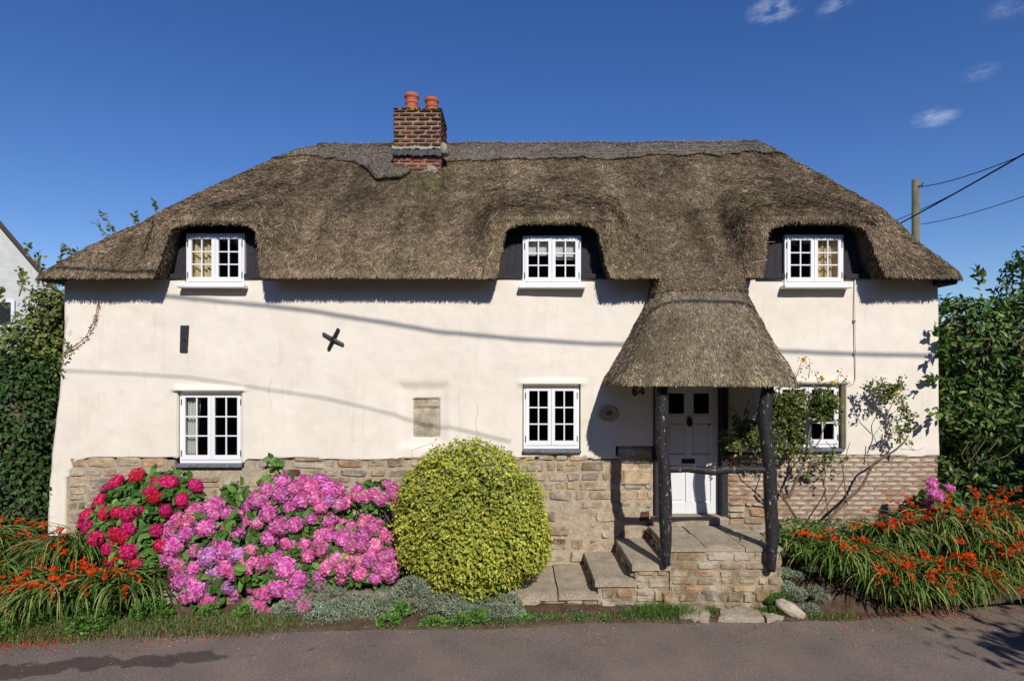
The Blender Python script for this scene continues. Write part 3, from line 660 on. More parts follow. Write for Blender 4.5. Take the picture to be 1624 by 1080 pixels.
# hazel rods pinned along the cap
rods = MB(); row = Pc[:, 5]; nrow = Nc[:, 5]; fi = np.where(kind == 0)[0]
for (a, b, jv) in [(330, 560, 5), (430, 600, 17)]:
    ii = np.arange(a, b, 8); rods.tube(Pc[ii, jv]+Nc[ii, jv]*.02, .005, 5, c=(.26, .23, .19))
for k in range(9):
    i0 = rng.integers(230, 600); j0 = rng.integers(4, 12); i1 = i0+rng.integers(8, 18)*rng.choice([-1, 1]); i1 = int(np.clip(i1, 220, 610)); j1 = j0+12
    rods.tube([Pc[i0, j0]+Nc[i0, j0]*.02, Pc[i1, j1]+Nc[i1, j1]*.02], .004, 4, c=(.28, .24, .2))
rods.build('hazel_rod', M['thatch'], roofo)

# ================================================================== CHIMNEY
ch = MB(); x0, x1, y0, y1, z0, z1 = -2.08, -1.24, 1.45, 2.35, 6.0, 7.52
PALC = np.array([(.18, .068, .042), (.12, .054, .04), (.23, .09, .048), (.09, .045, .038), (.15, .07, .048)])
def lich(pal): return pal
for (za_, zb_, pl) in ((6.2, 6.80, PALC*1.5), (6.85, 7.30, PALC), (7.30, 7.52, PALC*.55)):
    bricks(ch, x0, x1, za_, zb_, lambda u, v: np.stack([u, y0+0*u, v], -1), (0, -1, 0), H=.073, pal=pl)
    bricks(ch, y0, y1, za_, zb_, lambda u, v: np.stack([x1+0*u, u, v], -1), (1, 0, 0), H=.073, pal=pl)
    bricks(ch, y0, y1, za_, zb_, lambda u, v: np.stack([x0+0*u, y0+y1-u, v], -1), (-1, 0, 0), H=.073, pal=pl)
    bricks(ch, x0, x1, za_, zb_, lambda u, v: np.stack([x0+x1-u, y1+0*u, v], -1), (0, 1, 0), H=.073, pal=pl)
cho = ch.build('chimney', M['brick'], house)
mb = MB(); mb.box((x0+.012, y0+.012, z0), (x1-.012, y1-.012, z1-.01)); mb.build('chimney_core', M['brick_mortar'], cho)
mb = MB()
P = np.zeros((20, 14, 3)); 
for i in range(20):
    for j in range(14):
        x = x0-.01+(x1-x0+.02)*i/19; y = y0-.01+(y1-y0+.02)*j/13; d = min(i, 19-i, j*1.2, (13-j)*1.2)
        P[i, j] = (x, y, 7.51+.05*min(1, d/4)+.02*rng.random())
mb.grid(P); mb.build('flaunching', M['cement'], cho, smooth=True)
mb = MB()
for k in range(24):
    x = rng.uniform(x0, x1); y = y0-.006; mb.tube([(x, y, 7.48+rng.random()*.04), (x+.02, y-.004, 7.49+rng.random()*.04)], rng.uniform(.006, .014), 5, c=(.50, .30, .05))
mb.build('lichen', M['leaf_dull'], cho)
mb = MB(); zl = 6.90
P = np.zeros((30, 5, 3)); us = np.linspace(x0-.03, x1+.05, 30)
for j, (dy, z) in enumerate([(-.015, 6.80), (-.03, 6.785), (-.05, 6.76), (-.06, 6.72), (-.062, 6.68)]):
    P[:, j] = np.stack([us, y0+dy+.01*rng.random(30), z+.012*rng.normal(size=30)], -1)
mb.grid(P[:, ::-1]); o = mb.build('lead_flashing', M['lead'], cho); sd = o.modifiers.new('t', 'SOLIDIFY'); sd.thickness = .012
mb = MB(); P = np.zeros((24, 3, 3)); us = np.linspace(x0-.02, x1+.06, 24)
for j, (dy, z) in enumerate([(-.005, 6.85), (-.025, 6.84), (-.035, 6.80)]): P[:, j] = np.stack([us, y0+dy+.012*rng.random(24), z+.012*rng.normal(size=24)], -1)
mb.grid(P[:, ::-1]); 
for k in range(12):
    mb.tube([(-1.40+.07*rng.normal(), y0-.01-.02*rng.random(), 6.36+.09*rng.random()), (-1.38+.07*rng.normal(), y0-.01, 6.42+.09*rng.random())], rng.uniform(.015, .032), 6, wob=.2)
mb.tube([(x1+.05, y0+.0, 6.7), (x1+.05, y0+.02, 6.85), (x1+.02, y0+.05, 6.92)], [.09, .07, .03], 8, wob=.15)
mb.build('cement_fillet', M['cement'], cho, smooth=True)
def pot(x, y, z, r, h):
    m_ = MB(); m_.lathe(x, y, [(r*.86, z), (r*.93, z+h*.1), (r*.95, z+h*.52), (r*1.05, z+h*.54), (r*1.06, z+h*.60), (r*.98, z+h*.63), (r*1.02, z+h*.76), (r*1.2, z+h*.84), (r*1.2, z+h*.95), (r*1.05, z+h), (r*.82, z+h), (r*.78, z+h*.8), (r*.75, z+h*.2), (.001, z+h*.2)], 28)
    m_.build('chimney_pot', M['terracotta'], cho, smooth=False)
pot(-1.81, 1.75, 7.52, .112, .38); pot(-1.46, 1.85, 7.52, .110, .345)
# ================================================================== DOOR AND PORCH
DX0, DX1, DZ0, DZ1 = 2.262, 3.145, .74, 2.72
door = MB(); yd = .10
def dpanel(mb_, a, b, c, d, y, rec=.018):
    mb_.box((a, y, c), (b, y+.02, d))
door.box((DX0, yd, DZ0), (DX0+.11, yd+.05, DZ1), bev=.003); door.box((DX1-.11, yd, DZ0), (DX1, yd+.05, DZ1), bev=.003)
xm = (DX0+DX1)/2
door.box((xm-.05, yd+.0005, DZ0+.17), (xm+.05, yd+.05, DZ1-.12), bev=.003)
for (a, b) in ((DZ0, DZ0+.17), (DZ0+.70, DZ0+.90), (DZ0+1.40, DZ0+1.50), (DZ1-.12, DZ1)):
    door.box((DX0+.11, yd+.001, a), (xm-.05, yd+.05, b), bev=.003); door.box((xm+.05, yd+.001, a), (DX1-.11, yd+.05, b), bev=.003)
door.box((xm-.05, yd+.001, DZ0), (xm+.05, yd+.05, DZ0+.17)); door.box((xm-.05, yd+.001, DZ1-.12), (xm+.05, yd+.05, DZ1))
dooro = door.build('door', M['door_paint'], house)
for (a, b) in ((DX0+.11, xm-.05), (xm+.05, DX1-.11)):
    for (c, d) in ((DZ0+.17, DZ0+.70), (DZ0+.90, DZ0+1.40)):
        m_ = MB(); m_.box((a, yd+.022, c), (b, yd+.03, d)); m_.box((a+.035, yd+.010, c+.035), (b-.035, yd+.021, d-.035), bev=.008); m_.build('door_panel', M['door_paint'], dooro)
    m_ = MB(); m_.add([(a+.02, yd+.022, DZ0+1.52), (b-.02, yd+.022, DZ0+1.52), (b-.02, yd+.022, DZ1-.14), (a+.02, yd+.022, DZ1-.14)], f4=[(0, 1, 2, 3)]); m_.build('door_pane', M['glass'], dooro)
    m_ = MB(); 
    for (p, q, r_, s_) in ((a, b, DZ0+1.50, DZ0+1.525), (a, b, DZ1-.145, DZ1-.12)): m_.box((p, yd+.006, r_), (q, yd+.03, s_))
    m_.box((a, yd+.006, DZ0+1.525), (a+.022, yd+.03, DZ1-.145)); m_.box((b-.022, yd+.006, DZ0+1.525), (b, yd+.03, DZ1-.145)); m_.build('pane_beading', M['door_paint'], dooro)
m_ = MB(); m_.box((xm-.115, yd-.008, DZ0+.765), (xm+.09, yd, DZ0+.835), bev=.004); m_.box((xm-.10, yd-.014, DZ0+.78), (xm+.075, yd-.008, DZ0+.82)); m_.build('letter_box', M['iron'], dooro)
m_ = MB(); m_.tube([(xm, yd-.0, DZ0+1.46), (xm, yd-.035, DZ0+1.45)], .02, 8)
th = np.linspace(0, 2*np.pi, 17); m_.tube(np.stack([xm+.033*np.sin(th), np.full(17, yd-.03), DZ0+1.40+.055*np.cos(th)], -1), [.010+.006*(1-math.cos(q))/2 for q in th], 8, cap=False)
m_.lathe(xm, yd-.028, [(.001, DZ0+1.325), (.02, DZ0+1.34), (.001, DZ0+1.36)], 10); m_.tube([(xm, yd-.025, DZ0+1.36), (xm, yd-.02, DZ0+1.45)], .024, 8); m_.build('knocker', M['iron'], dooro)
m_ = MB(); m_.tube([(DX1-.13, yd-.008, DZ0+1.36), (DX1-.13, yd-.0, DZ0+1.36)], .016, 12); m_.build('door_lock', M['iron'], dooro)
# timbers either side
mb = MB(); mb.box((2.144, -.055, .70), (2.262, .13, 2.9), bev=.012); mb.build('door_post', M['black_board'], house)
mb = MB(); mb.box((3.147, -.055, .66), (3.247, .13, 2.9), bev=.012); mb.build('door_post', M['black_board'], house)
mb = MB(); mb.box((2.262, .02, 2.725), (3.147, .13, 2.9)); mb.build('door_lintel', M['black_board'], house)
mb = MB(); mb.box((2.10, -.16, .60), (3.22, .14, .735), bev=.015); mb.build('doorstep', M['flagstone'], house)
# porch posts and rail
def post(pts, rad, name='porch_post'):
    pts = np.array(pts); n_ = 40; t = np.linspace(0, 1, n_); ti = np.linspace(0, 1, len(pts)) if len(pts) < 3 else None
    z = pts[:, 2]; d = np.concatenate([[0], np.cumsum(np.linalg.norm(np.diff(pts, axis=0), axis=1))]); s = np.linspace(0, d[-1], n_)
    q = np.stack([np.interp(s, d, pts[:, k]) for k in range(3)], -1); q[:, :2] += .012*fbm(q[:, [2, 2, 2]]*3.0+pts[0, 0])[:, None]
    r_ = np.interp(s, d, rad); m_ = MB(); m_.tube(q, r_, 18, wob=.018); m_.build(name, M['black_timber'], house, smooth=True)
YP = -1.36
def WP(px, py): return W(px, py, YP)
post([WP(1048, 604), WP(1050, 640), WP(1048, 700), WP(1054, 745), WP(1055, 800), WP(1056, 850), WP(1056, 896)], [.075, .078, .072, .078, .085, .075, .05])
post([WP(1218, 604), WP(1217, 625), WP(1211, 662), WP(1216, 700), WP(1221, 745), WP(1222, 800), WP(1225, 850), WP(1223, 905)], [.07, .078, .088, .078, .082, .082, .08, .05])
q = [WP(1050, 744), WP(1090, 743), WP(1130, 747), WP(1160, 745), WP(1190, 744), WP(1222, 745)]
post(q, [.05, .048, .055, .047, .045, .045], 'porch_rail')
mb = MB(); mb.tube([(1.98, YP+.05, 2.82), (3.22, YP+.05, 2.82)], .03, 10); mb.build('porch_beam', M['black_timber'], house)
# wall fittings
mb = MB(); a = W(291, 515, -.02); b = W(293, 558, -.02)
mb.add([(-4.985, -.045, 3.60), (-4.865, -.045, 3.60), (-4.885, -.045, 3.20), (-4.995, -.045, 3.20), (-4.985, -.01, 3.60), (-4.865, -.01, 3.60), (-4.885, -.01, 3.20), (-4.995, -.01, 3.20)], f4=[(3, 2, 1, 0), (4, 5, 6, 7), (0, 1, 5, 4), (1, 2, 6, 5), (2, 3, 7, 6), (3, 0, 4, 7)])
mb.tube([(-4.92, -.04, 3.385), (-4.92, -.07, 3.385)], .014, 8); mb.build('wall_tie_plate', M['black_board'], house)
mb = MB(); cc = W(528, 538, -.05)
for (a, b) in (((512, 529), (545, 547)), ((537, 521), (521, 554))):
    A_, B_ = W(*a, -.05), W(*b, -.05); m2 = (A_+B_)/2; n_ = np.array([0, -.012, 0]); mb.tube([A_, m2+n_, B_], [.026, .028, .026], 4)
mb.tube([cc, cc-np.array([0, .04, 0])], .03, 8); mb.build('wall_tie_cross', M['iron'], house)
mb = MB(); pc = W(965, 656, -.03); th = np.linspace(0, 2*np.pi, 33)[:-1]; prof = [(0, .03), (.25, .03), (.32, .022), (.7, .018), (.78, .028), (.92, .028), (1, .012), (1.02, 0)]
V = []; 
for r_, h_ in prof: V += [(pc[0]+.165*max(r_, .001)*math.cos(t_), -.012-h_, pc[2]+.125*max(r_, .001)*math.sin(t_)) for t_ in th]
f4 = [(i*32+j, i*32+(j+1) % 32, (i+1)*32+(j+1) % 32, (i+1)*32+j) for i in range(len(prof)-1) for j in range(32)]
mb.add(V, f4=f4); pl = mb.build('wall_plaque', M['plaque'], house, smooth=True)
mb = MB()
for k in range(9): mb.tube([(pc[0]+.01+rng.normal()*.02, -.045, pc[2]+rng.normal()*.014), (pc[0]+rng.normal()*.03, -.05, pc[2]+rng.normal()*.016)], rng.uniform(.012, .022), 6)
mb.build('plaque_relief', M['relief'], pl)
# house number 64 built as two small cast figures
def digit(pts_list, name='house_number_digit'):
    m_ = MB()
    for pts in pts_list: m_.tube([(x, -.03, z) for x, z in pts], .012, 6)
    m_.build(name, M['cast_dark'], house)
nx_, nz_ = 1.815, 2.555; hh = .105
def arc(cx_, cz_, rx, rz, a0, a1, n_=14): return [(cx_+rx*math.cos(R(a0+(a1-a0)*k/(n_-1))), cz_+rz*math.sin(R(a0+(a1-a0)*k/(n_-1)))) for k in range(n_)]
digit([arc(nx_+.035, nz_+.03, .030, .030, 0, 360), arc(nx_+.060, nz_+.05, .056, .062, 75, 185)])
digit([[(nx_+.155, nz_), (nx_+.155, nz_+.11), (nx_+.095, nz_+.035), (nx_+.18, nz_+.035)]])
# painted conduit
mb = MB(); q = [W(1356, 441, -.03), W(1356, 500, -.03), W(1357, 560, -.03), W(1357, 600, -.03), W(1355, 607, -.03), W(1346, 612, -.02), W(1338, 614, .02)]
mb.tube(q, .008, 7); 
for py in (508, 560): mb.tube([W(1356, py-2, -.03), W(1356, py+2, -.03)], .02, 7)
mb.build('wall_conduit', M['pipe_paint'], house, smooth=True)

# ---- curtains and blinds seen through the panes
def curtain(x0, x1, z0, z1, y, m_, label, group=None, taper=0, amp=.025, cat='curtain', name='curtain'):
    b = MB(); n_ = 40; u = np.linspace(0, 1, n_); vv = np.linspace(0, 1, 10); U, V = np.meshgrid(u, vv, indexing='ij')
    X = x0+(x1-x0)*U*(1-taper*(1-V)**1.5) if taper >= 0 else x1-(x1-x0)*(1-U)*(1+taper*(1-V)**1.5)
    Yc = y+amp*np.sin(U*26+V)+.01*V; b.grid(np.stack([X, Yc, z0+(z1-z0)*V], -1)); o = b.build(name, MAT[m_], smooth=True)
    sd = o.modifiers.new('t', 'SOLIDIFY'); sd.thickness = .006
    return tag(o, label, cat, group)
curtain(-4.86, -4.47, 4.22, 4.98, .06, 'curtain', 'gold curtain inside the left half of the upper window nearest the left gable', 'window curtains')
curtain(4.57, 4.97, 4.22, 4.96, .06, 'curtain', 'tan curtain inside the right half of the upper right window', 'window curtains')
curtain(-5.0, -4.80, 1.56, 2.58, .16, 'curtain_pale', 'pale curtain at the left side of the lower left window', 'window curtains', taper=.3)
curtain(.20, .59, 4.66, 4.94, .05, 'curtain_pale', 'white roller blind half lowered in the left half of the upper middle window', 'roller blinds', amp=.002, cat='blind', name='roller_blind')
curtain(.61, 1.00, 4.60, 4.94, .05, 'curtain_pale', 'white roller blind half lowered in the right half of the upper middle window', 'roller blinds', amp=.002, cat='blind', name='roller_blind')

# ================================================================== STEPS, PLATFORM, LOW WALL
def slab(mb_, x0, x1, y0, y1, z0, z1, c=(1, 1, 1), rough=.012):
    nx, ny = max(4, int((x1-x0)/.06)), max(4, int((y1-y0)/.06))
    u = np.linspace(x0, x1, nx); v_ = np.linspace(y0, y1, ny); U, V = np.meshgrid(u, v_, indexing='ij')
    ex = .012*fbm(np.stack([U*6, V*6, U*0+z1], -1))
    T = np.stack([U+ex, V+ex, z1+rough*fbm(np.stack([U*5, V*5, U*0+z1], -1))], -1)
    edge = np.zeros_like(U, bool); edge[0] = edge[-1] = True; edge[:, 0] = edge[:, -1] = True; T[..., 2] -= edge*.012
    mb_.grid(T, c=c)
    loop = [T[i, 0] for i in range(nx)]+[T[-1, j] for j in range(1, ny)]+[T[i, -1] for i in range(nx-2, -1, -1)]+[T[0, j] for j in range(ny-2, -1, -1)]
    loop = np.array(loop); k = 5; S_ = np.zeros((len(loop), k, 3))
    for q_ in range(k):
        t_ = q_/(k-1); S_[:, q_] = loop; S_[:, q_, 2] = z0+(loop[:, 2]-z0)*t_
        c_ = np.array([(x0+x1)/2, (y0+y1)/2]); S_[:, q_, :2] = c_+(loop[:, :2]-c_)*(1+.012*fbm(S_[:, q_]*9)[:, None]) if q_ < k-1 else loop[:, :2]
    mb_.grid(S_, c=c)
steps = empty('stone_steps', (1.2, -.6, -.2)); tag(steps, 'worn stone steps climbing to the right up to the porch floor', 'steps')
YF = -1.27
for (a, b, z0, z1, c, y0, nm) in [(.08, .60, -.28, .0, (.85, .75, .65), YF+.06, 'step'), (.615, 1.14, -.28, .02, (.9, .84, .74), YF+.04, 'step'), (1.08, 1.62, -.2, .205, (1, .93, .82), YF, 'step'), (1.56, 2.06, -.2, .415, (1, .94, .84), YF-.01, 'step')]:
    m_ = MB(); slab(m_, a, b, y0, -.03, z1-.09, z1, c=c); m_.build(nm, M['flagstone'], steps)
m_ = MB(); org = front_org(YF+.04)
rubble(m_, .1, 1.15, -.26, -.07, front_org(YF+.07), (0, -1, 0), hr=(.2, .22), lr=(.4, .7), pal=STC*.75, depth=.03)
rubble(m_, 1.15, 1.62, -.22, .12, org, (0, -1, 0), hr=(.14, .2), lr=(.25, .5), pal=STC*.8, depth=.03)
rubble(m_, 1.6, 2.06, -.22, .33, front_org(YF+.03), (0, -1, 0), hr=(.12, .18), lr=(.25, .45), pal=STC*.85, depth=.03)
for (x_, za_, zb_) in ((1.10, .02, .12), (1.58, .2, .33)):
    rubble(m_, -1.22, -.03, za_, zb_, (lambda xx: lambda u, v: np.stack([xx+0*u, -1.25-u, v], -1))(x_), (-1, 0, 0), hr=(.1, .14), pal=STC*.8)
m_.box((1.12, YF+.035, -.28), (2.04, -.04, .11), c=(.26, .21, .15)); m_.box((1.60, YF+.028, .0), (2.04, -.04, .32), c=(.28, .23, .16)); m_.box((.12, YF+.1, -.3), (1.12, -.04, -.08), c=(.25, .2, .15))
m_.build('riser', M['stone'], steps)
plat = empty('porch_platform', (2.8, -.6, -.2)); tag(plat, 'raised stone platform with flagged floor under the thatched porch', 'platform')
for (a, b, y0, y1) in [(2.03, 2.52, YF-.02, -.62), (2.03, 2.50, -.61, -.17), (2.53, 3.02, YF, -.17), (3.03, 3.50, YF-.01, -.5), (3.03, 3.46, -.49, -.03)]:
    m_ = MB(); slab(m_, a, b, y0, y1, .575, .635, c=np.array((1.15, 1.02, .84))*rng.uniform(.92, 1.08), rough=.006); m_.build('flagstone', M['flagstone'], plat)
m_ = MB(); PB = STC*np.array([.86, .82, .76])
rubble(m_, 2.04, 3.5, .05, .575, front_org(YF+.01), (0, -1, 0), hr=(.085, .125), lr=(.16, .42), pal=PB, depth=.02, jit=.012, gap=.009)
rubble(m_, 1.95, 3.56, -.24, .06, front_org(YF-.04), (0, -1, 0), hr=(.12, .18), lr=(.2, .5), pal=PB*.85, depth=.03)
rubble(m_, -1.25, 0, -.2, .575, lambda u, v: np.stack([3.50+0*u, u, v], -1), (1, 0, 0), hr=(.1, .16), pal=PB)
rubble(m_, -1.25, -.03, .40, .575, lambda u, v: np.stack([2.04+0*u, -1.28-u, v], -1), (-1, 0, 0), hr=(.1, .16), pal=PB*.9)
m_.box((2.05, YF+.008, -.3), (3.49, -.04, .57), c=(.31, .25, .175)); m_.box((1.97, YF-.045, -.3), (3.55, -.3, .03), c=(.27, .22, .16))
m_.build('stone_facing', M['stone'], plat)
low = MB(); rubble(low, -5.0, .1, -.22, .1, lambda u, v: np.stack([u, -1.36+.03*np.sin(u*1.3)-.05*u*0, v], -1), (0, -1, 0), hr=(.12, .18), lr=(.2, .55), pal=STC*.7, depth=.05, rough=.03)
low.box((-5.0, -1.33, -.3), (.1, -1.15, .06), c=(.2, .16, .11)); tag(low.build('retaining_wall', M['stone']), 'low rubble retaining wall under the pink hydrangea and the round golden bush', 'wall')
# paving slabs and boulder in the verge
def slabthing(pts, z0, z1, label, group='paving slabs before the platform'):
    m_ = MB(); pts = np.array(pts); n_ = len(pts); c = pts.mean(0); k = 6; ring = []
    dense = np.concatenate([pts[i]+(pts[(i+1) % n_]-pts[i])*np.linspace(0, 1, k, False)[:, None] for i in range(n_)]); dense += rng.normal(0, .008, dense.shape)
    rings = []
    for (s_, z) in ((1.0, z0), (1.0, z1-.02), (.97, z1), (.6, z1+.004), (.3, z1+.002), (.01, z1)):
        q = c+(dense-c)*s_; rings.append(np.c_[q, np.full(len(q), z)+.004*rng.normal(size=len(q))*(s_ > .5)-(q[:, 1]-c[1])*-.09])
    G = np.stack(rings, 1); G = np.concatenate([G, G[:1]]); m_.grid(G, c=(1, 1, 1)); return tag(m_.build('paving_slab', M['flagstone']), label, 'paving slab', group)
slabthing([(2.08, -1.62), (2.42, -1.66), (2.50, -1.52), (2.44, -1.30), (2.02, -1.28)], -.22, -.115, 'pale square paving slab beside the bright grass tuft')
slabthing([(2.56, -1.64), (3.12, -1.63), (3.13, -1.42), (2.98, -1.36), (2.66, -1.38)], -.22, -.12, 'wide flat paving slab below the middle of the platform')
slabthing([(3.14, -1.63), (3.38, -1.60), (3.22, -1.50), (3.14, -1.48)], -.22, -.125, 'small broken paving slab against the pale boulder')
b = MB(); c = W(1253, 966, -1.5); th = np.linspace(0, np.pi, 22); ph = np.linspace(0, 2*np.pi, 31)
T, Ph = np.meshgrid(th, ph, indexing='ij'); D = np.stack([np.sin(T)*np.cos(Ph), np.sin(T)*np.sin(Ph), np.cos(T)], -1)
rad = 1+.28*fbm(D*1.6+5)+.08*fbm(D*5); P = D*rad[..., None]*np.array([.20, .13, .085]); ca, sa = math.cos(R(28)), math.sin(R(28))
P = np.stack([P[..., 0]*ca+P[..., 2]*sa, P[..., 1], -P[..., 0]*sa+P[..., 2]*ca], -1)+c
b.grid(P[:, ::-1], c=(.47, .40, .33)); tag(b.build('boulder', M['stone'], smooth=True), 'pale rounded boulder lying at the road edge right of the platform', 'boulder')

# ================================================================== NEIGHBOUR, POLE, CABLES
nb = empty('neighbour_house', (-18.5, 11, 0)); tag(nb, 'pale pebbledashed house gable behind the hedge at the far left', 'house')
U_ = np.array([-.72, -.69]); U_ /= np.linalg.norm(U_); B_ = np.array([-U_[1]*-1, U_[0]]); B_ = np.array([U_[1], -U_[0]]); P0_ = np.array([-15.6, 11.0])
def nbp(t, k, z): q = P0_+U_*t+B_*k; return (q[0], q[1], z)      # t along the gable to the left, k into the depth
sl_ = 1.38; ap = 3.3; zr_ = 5.86+sl_*ap; te = -2.2; ze_ = 5.86+sl_*te
def nprism(poly, k0, k1, f3=(), f4=()):
    n_ = len(poly); V = [nbp(t, k0, z) for t, z in poly]+[nbp(t, k1, z) for t, z in poly]
    m_ = MB(); m_.add(V, f3=f3, f4=f4); return m_
poly = [(ap, zr_), (te, ze_), (te, -.3), (2*ap-te, -.3), (2*ap-te, ze_)]
nprism(poly, 0, 8, f3=[(0, 1, 2), (0, 2, 3), (0, 3, 4), (5, 7, 6), (5, 8, 7), (5, 9, 8)], f4=[(1, 2, 7, 6), (3, 4, 9, 8), (0, 1, 6, 5), (0, 4, 9, 5)]).build('gable_wall', M['pebbledash'], nb)
mb = MB()
for sg in (-1, 1):
    e_ = ap+sg*(ap-te+.25); ez = ze_-.25*sl_; o_ = .13
    q = [nbp(ap, -.1, zr_+.03), nbp(e_, -.1, ez+.03), nbp(e_, 8.1, ez+.03), nbp(ap, 8.1, zr_+.03)]; q = np.array(q); mb.add(np.vstack([q, q+np.array([0, 0, .2])]), f4=[(0, 1, 2, 3), (7, 6, 5, 4), (0, 4, 5, 1), (1, 5, 6, 2), (2, 6, 7, 3), (3, 7, 4, 0)])
mb.build('roof', M['roof_tile'], nb)
def nbox(t0, t1, z0, z1, k0, k1): return nprism([(t0, z0), (t1, z0), (t1, z1), (t0, z1)], k0, k1, f4=[(0, 1, 2, 3), (7, 6, 5, 4), (0, 4, 5, 1), (1, 5, 6, 2), (2, 6, 7, 3), (3, 7, 4, 0)])
wn_ = nbox(.85, 1.75, 4.35, 5.25, -.06, -.002).build('window', M['white_paint'], nb)
nbox(.95, 1.65, 4.45, 5.15, -.075, -.062).build('pane', M['iron'], wn_)
mb = MB(); pb = W(1453, 590, 7); tp = W(1452, 285, 7); mb.tube([(pb[0], 7, -.3), (pb[0], 7, 3), (tp[0], 7, tp[2])], [.12, .11, .088], 12)
po = mb.build('telegraph_pole', M['pole_wood'], smooth=True); tag(po, 'greenish wooden telegraph pole behind the right end of the thatched roof', 'pole')
mb = MB(); q = W(1457, 296, 6.9); mb.tube([q, q+np.array([.08, -.02, .03]), q+np.array([.1, -.02, .10])], .018, 6); mb.build('bracket', M['iron'], po)
def wire(pts, r, label, n_=40, grp='overhead wires'):
    pts = np.array(pts); d = np.concatenate([[0], np.cumsum(np.linalg.norm(np.diff(pts, axis=0), axis=1))]); s = np.linspace(0, d[-1], n_)
    m_ = MB(); m_.tube(np.stack([np.interp(s, d, pts[:, k]) for k in range(3)], -1), r, 6); return tag(m_.build('overhead_cable', M['cable']), label, 'cable', grp)
def qbez(a, b, c, n_=24):
    a, b, c = map(np.array, (a, b, c)); t = np.linspace(0, 1, n_)[:, None]; return a*(1-t)**2+2*b*t*(1-t)+c*t*t
def ext(P, back=0):
    u1 = (P[-1]-P[-2])/np.linalg.norm(P[-1]-P[-2]); u0 = (P[0]-P[1])/np.linalg.norm(P[0]-P[1]); P = np.vstack([P, P[-1]+u1*14]); return np.vstack([P[0]+u0*back, P]) if back else P
wire(ext(qbez(W(1460, 297, 6.95), W(1540, 286, 6), W(1700, 212, 4))), .011, 'thin overhead wire from the top of the telegraph pole rising to the right')
wire(ext(qbez(W(1436, 350, 7.1), W(1530, 300, 5.5), W(1700, 200, 3.5)), 3.5), .020, 'thick black overhead cable, heavier of the pair crossing the pole')
wire(ext(qbez(W(1430, 346, 7.4), W(1530, 306, 6), W(1700, 198, 4.5)), 3.5), .010, 'fine wire running close above the thick black cable')
wire(ext(qbez(W(1461, 356, 7.0), W(1540, 345, 6), W(1700, 284, 4))), .009, 'faint lowest wire leaving the telegraph pole to the right')
# service cables strung in front of the house (they throw the long soft shadows over the render)
def shadow_wire(pp, yw, r, label):
    k = -yw; P = [np.array([(px-CX)/105, 0, CZ-(py-HY)/105])+k*np.array([.255, -1, .75]) for px, py in pp]
    P = [P[0]+(P[0]-P[1])*3]+P+[P[-1]+(P[-1]-P[-2])*2.5]; wire(P, r, label, 120, 'service cables across the lane')
shadow_wire([(95, 452), (240, 470), (380, 483), (500, 496), (600, 512), (700, 528), (820, 540), (980, 547), (1200, 556), (1480, 566)], -6.0, .021, 'thick bundled service cable strung high in front of the cottage, out above the lane')
shadow_wire([(75, 588), (200, 593), (300, 600), (420, 618), (520, 634), (600, 652), (660, 666)], -5.6, .009, 'thin service wire strung over the lane in front of the left half of the cottage')

# ================================================================== VEGETATION
def unit(v): return v/(np.linalg.norm(v, axis=-1, keepdims=True)+1e-9)
T_S = (np.array([(0, 0, 0), (.48, .30, .07), (1, 0, -.04), (.48, -.30, .07)]), [(0, 1, 2), (0, 2, 3)], None)
T_L = (np.array([(0, 0, 0), (.28, .26, .06), (.28, -.26, .06), (.68, .25, .05), (.68, -.25, .05), (1, 0, -.10), (.28, 0, 0), (.68, 0, -.02)]),
       [(0, 6, 1), (0, 2, 6), (3, 7, 5), (7, 4, 5)], [(1, 6, 7, 3), (6, 2, 4, 7)])
T_N = (np.array([(0, 0, 0), (.4, .13, .03), (1, 0, -.12), (.4, -.13, .03)]), [(0, 1, 2), (0, 2, 3)], None)
def leafset(mb, p, D, N, size, tm, c):
    tv, f3, f4 = tm; n_ = len(p); D = unit(D); T = unit(np.cross(N, D)); N = np.cross(D, T)
    size = np.broadcast_to(size, (n_,))[:, None, None]
    V = p[:, None]+size*(D[:, None]*tv[None, :, 0:1]+T[:, None]*tv[None, :, 1:2]+N[:, None]*tv[None, :, 2:3])
    k = len(tv); off = (np.arange(n_)*k)[:, None, None]
    mb.add(V.reshape(-1, 3), f3=(np.array(f3)[None]+off).reshape(-1, 3), f4=None if f4 is None else (np.array(f4)[None]+off).reshape(-1, 4), c=np.repeat(c, k, 0))
def pick(pal, n_, lo=.75, hi=1.25): return np.array(pal)[rng.integers(0, len(pal), n_)]*rng.uniform(lo, hi, (n_, 1))
def blob(ells, n_, shell=(.78, 1.04), ymax=.55, lump=.12, lf=1.5):
    ells = [(np.array(c, float), np.array(r, float)) for c, r in ells]; a = np.array([(r[0]*r[1]+r[1]*r[2]+r[0]*r[2]) for c, r in ells]); a /= a.sum()
    P, N = [], []
    for (c, r), w_ in zip(ells, a):
        m_ = int(n_*w_*2.2)+8; d = unit(rng.normal(size=(m_, 3))); d = d[d[:, 1] < ymax]
        f = rng.uniform(*shell, (len(d), 1))*(1+lump*fbm((c+d*r)*lf*2)[:, None]); p = c+d*r*f; nn = unit(d/r); ok = np.ones(len(p), bool)
        for (c2, r2) in ells:
            if c2 is c: continue
            ok &= (((p-c2)/r2)**2).sum(1) > .62
        P.append(p[ok]); N.append(nn[ok])
    P = np.concatenate(P); N = np.concatenate(N); i = rng.permutation(len(P))[:n_]; return P[i], N[i]
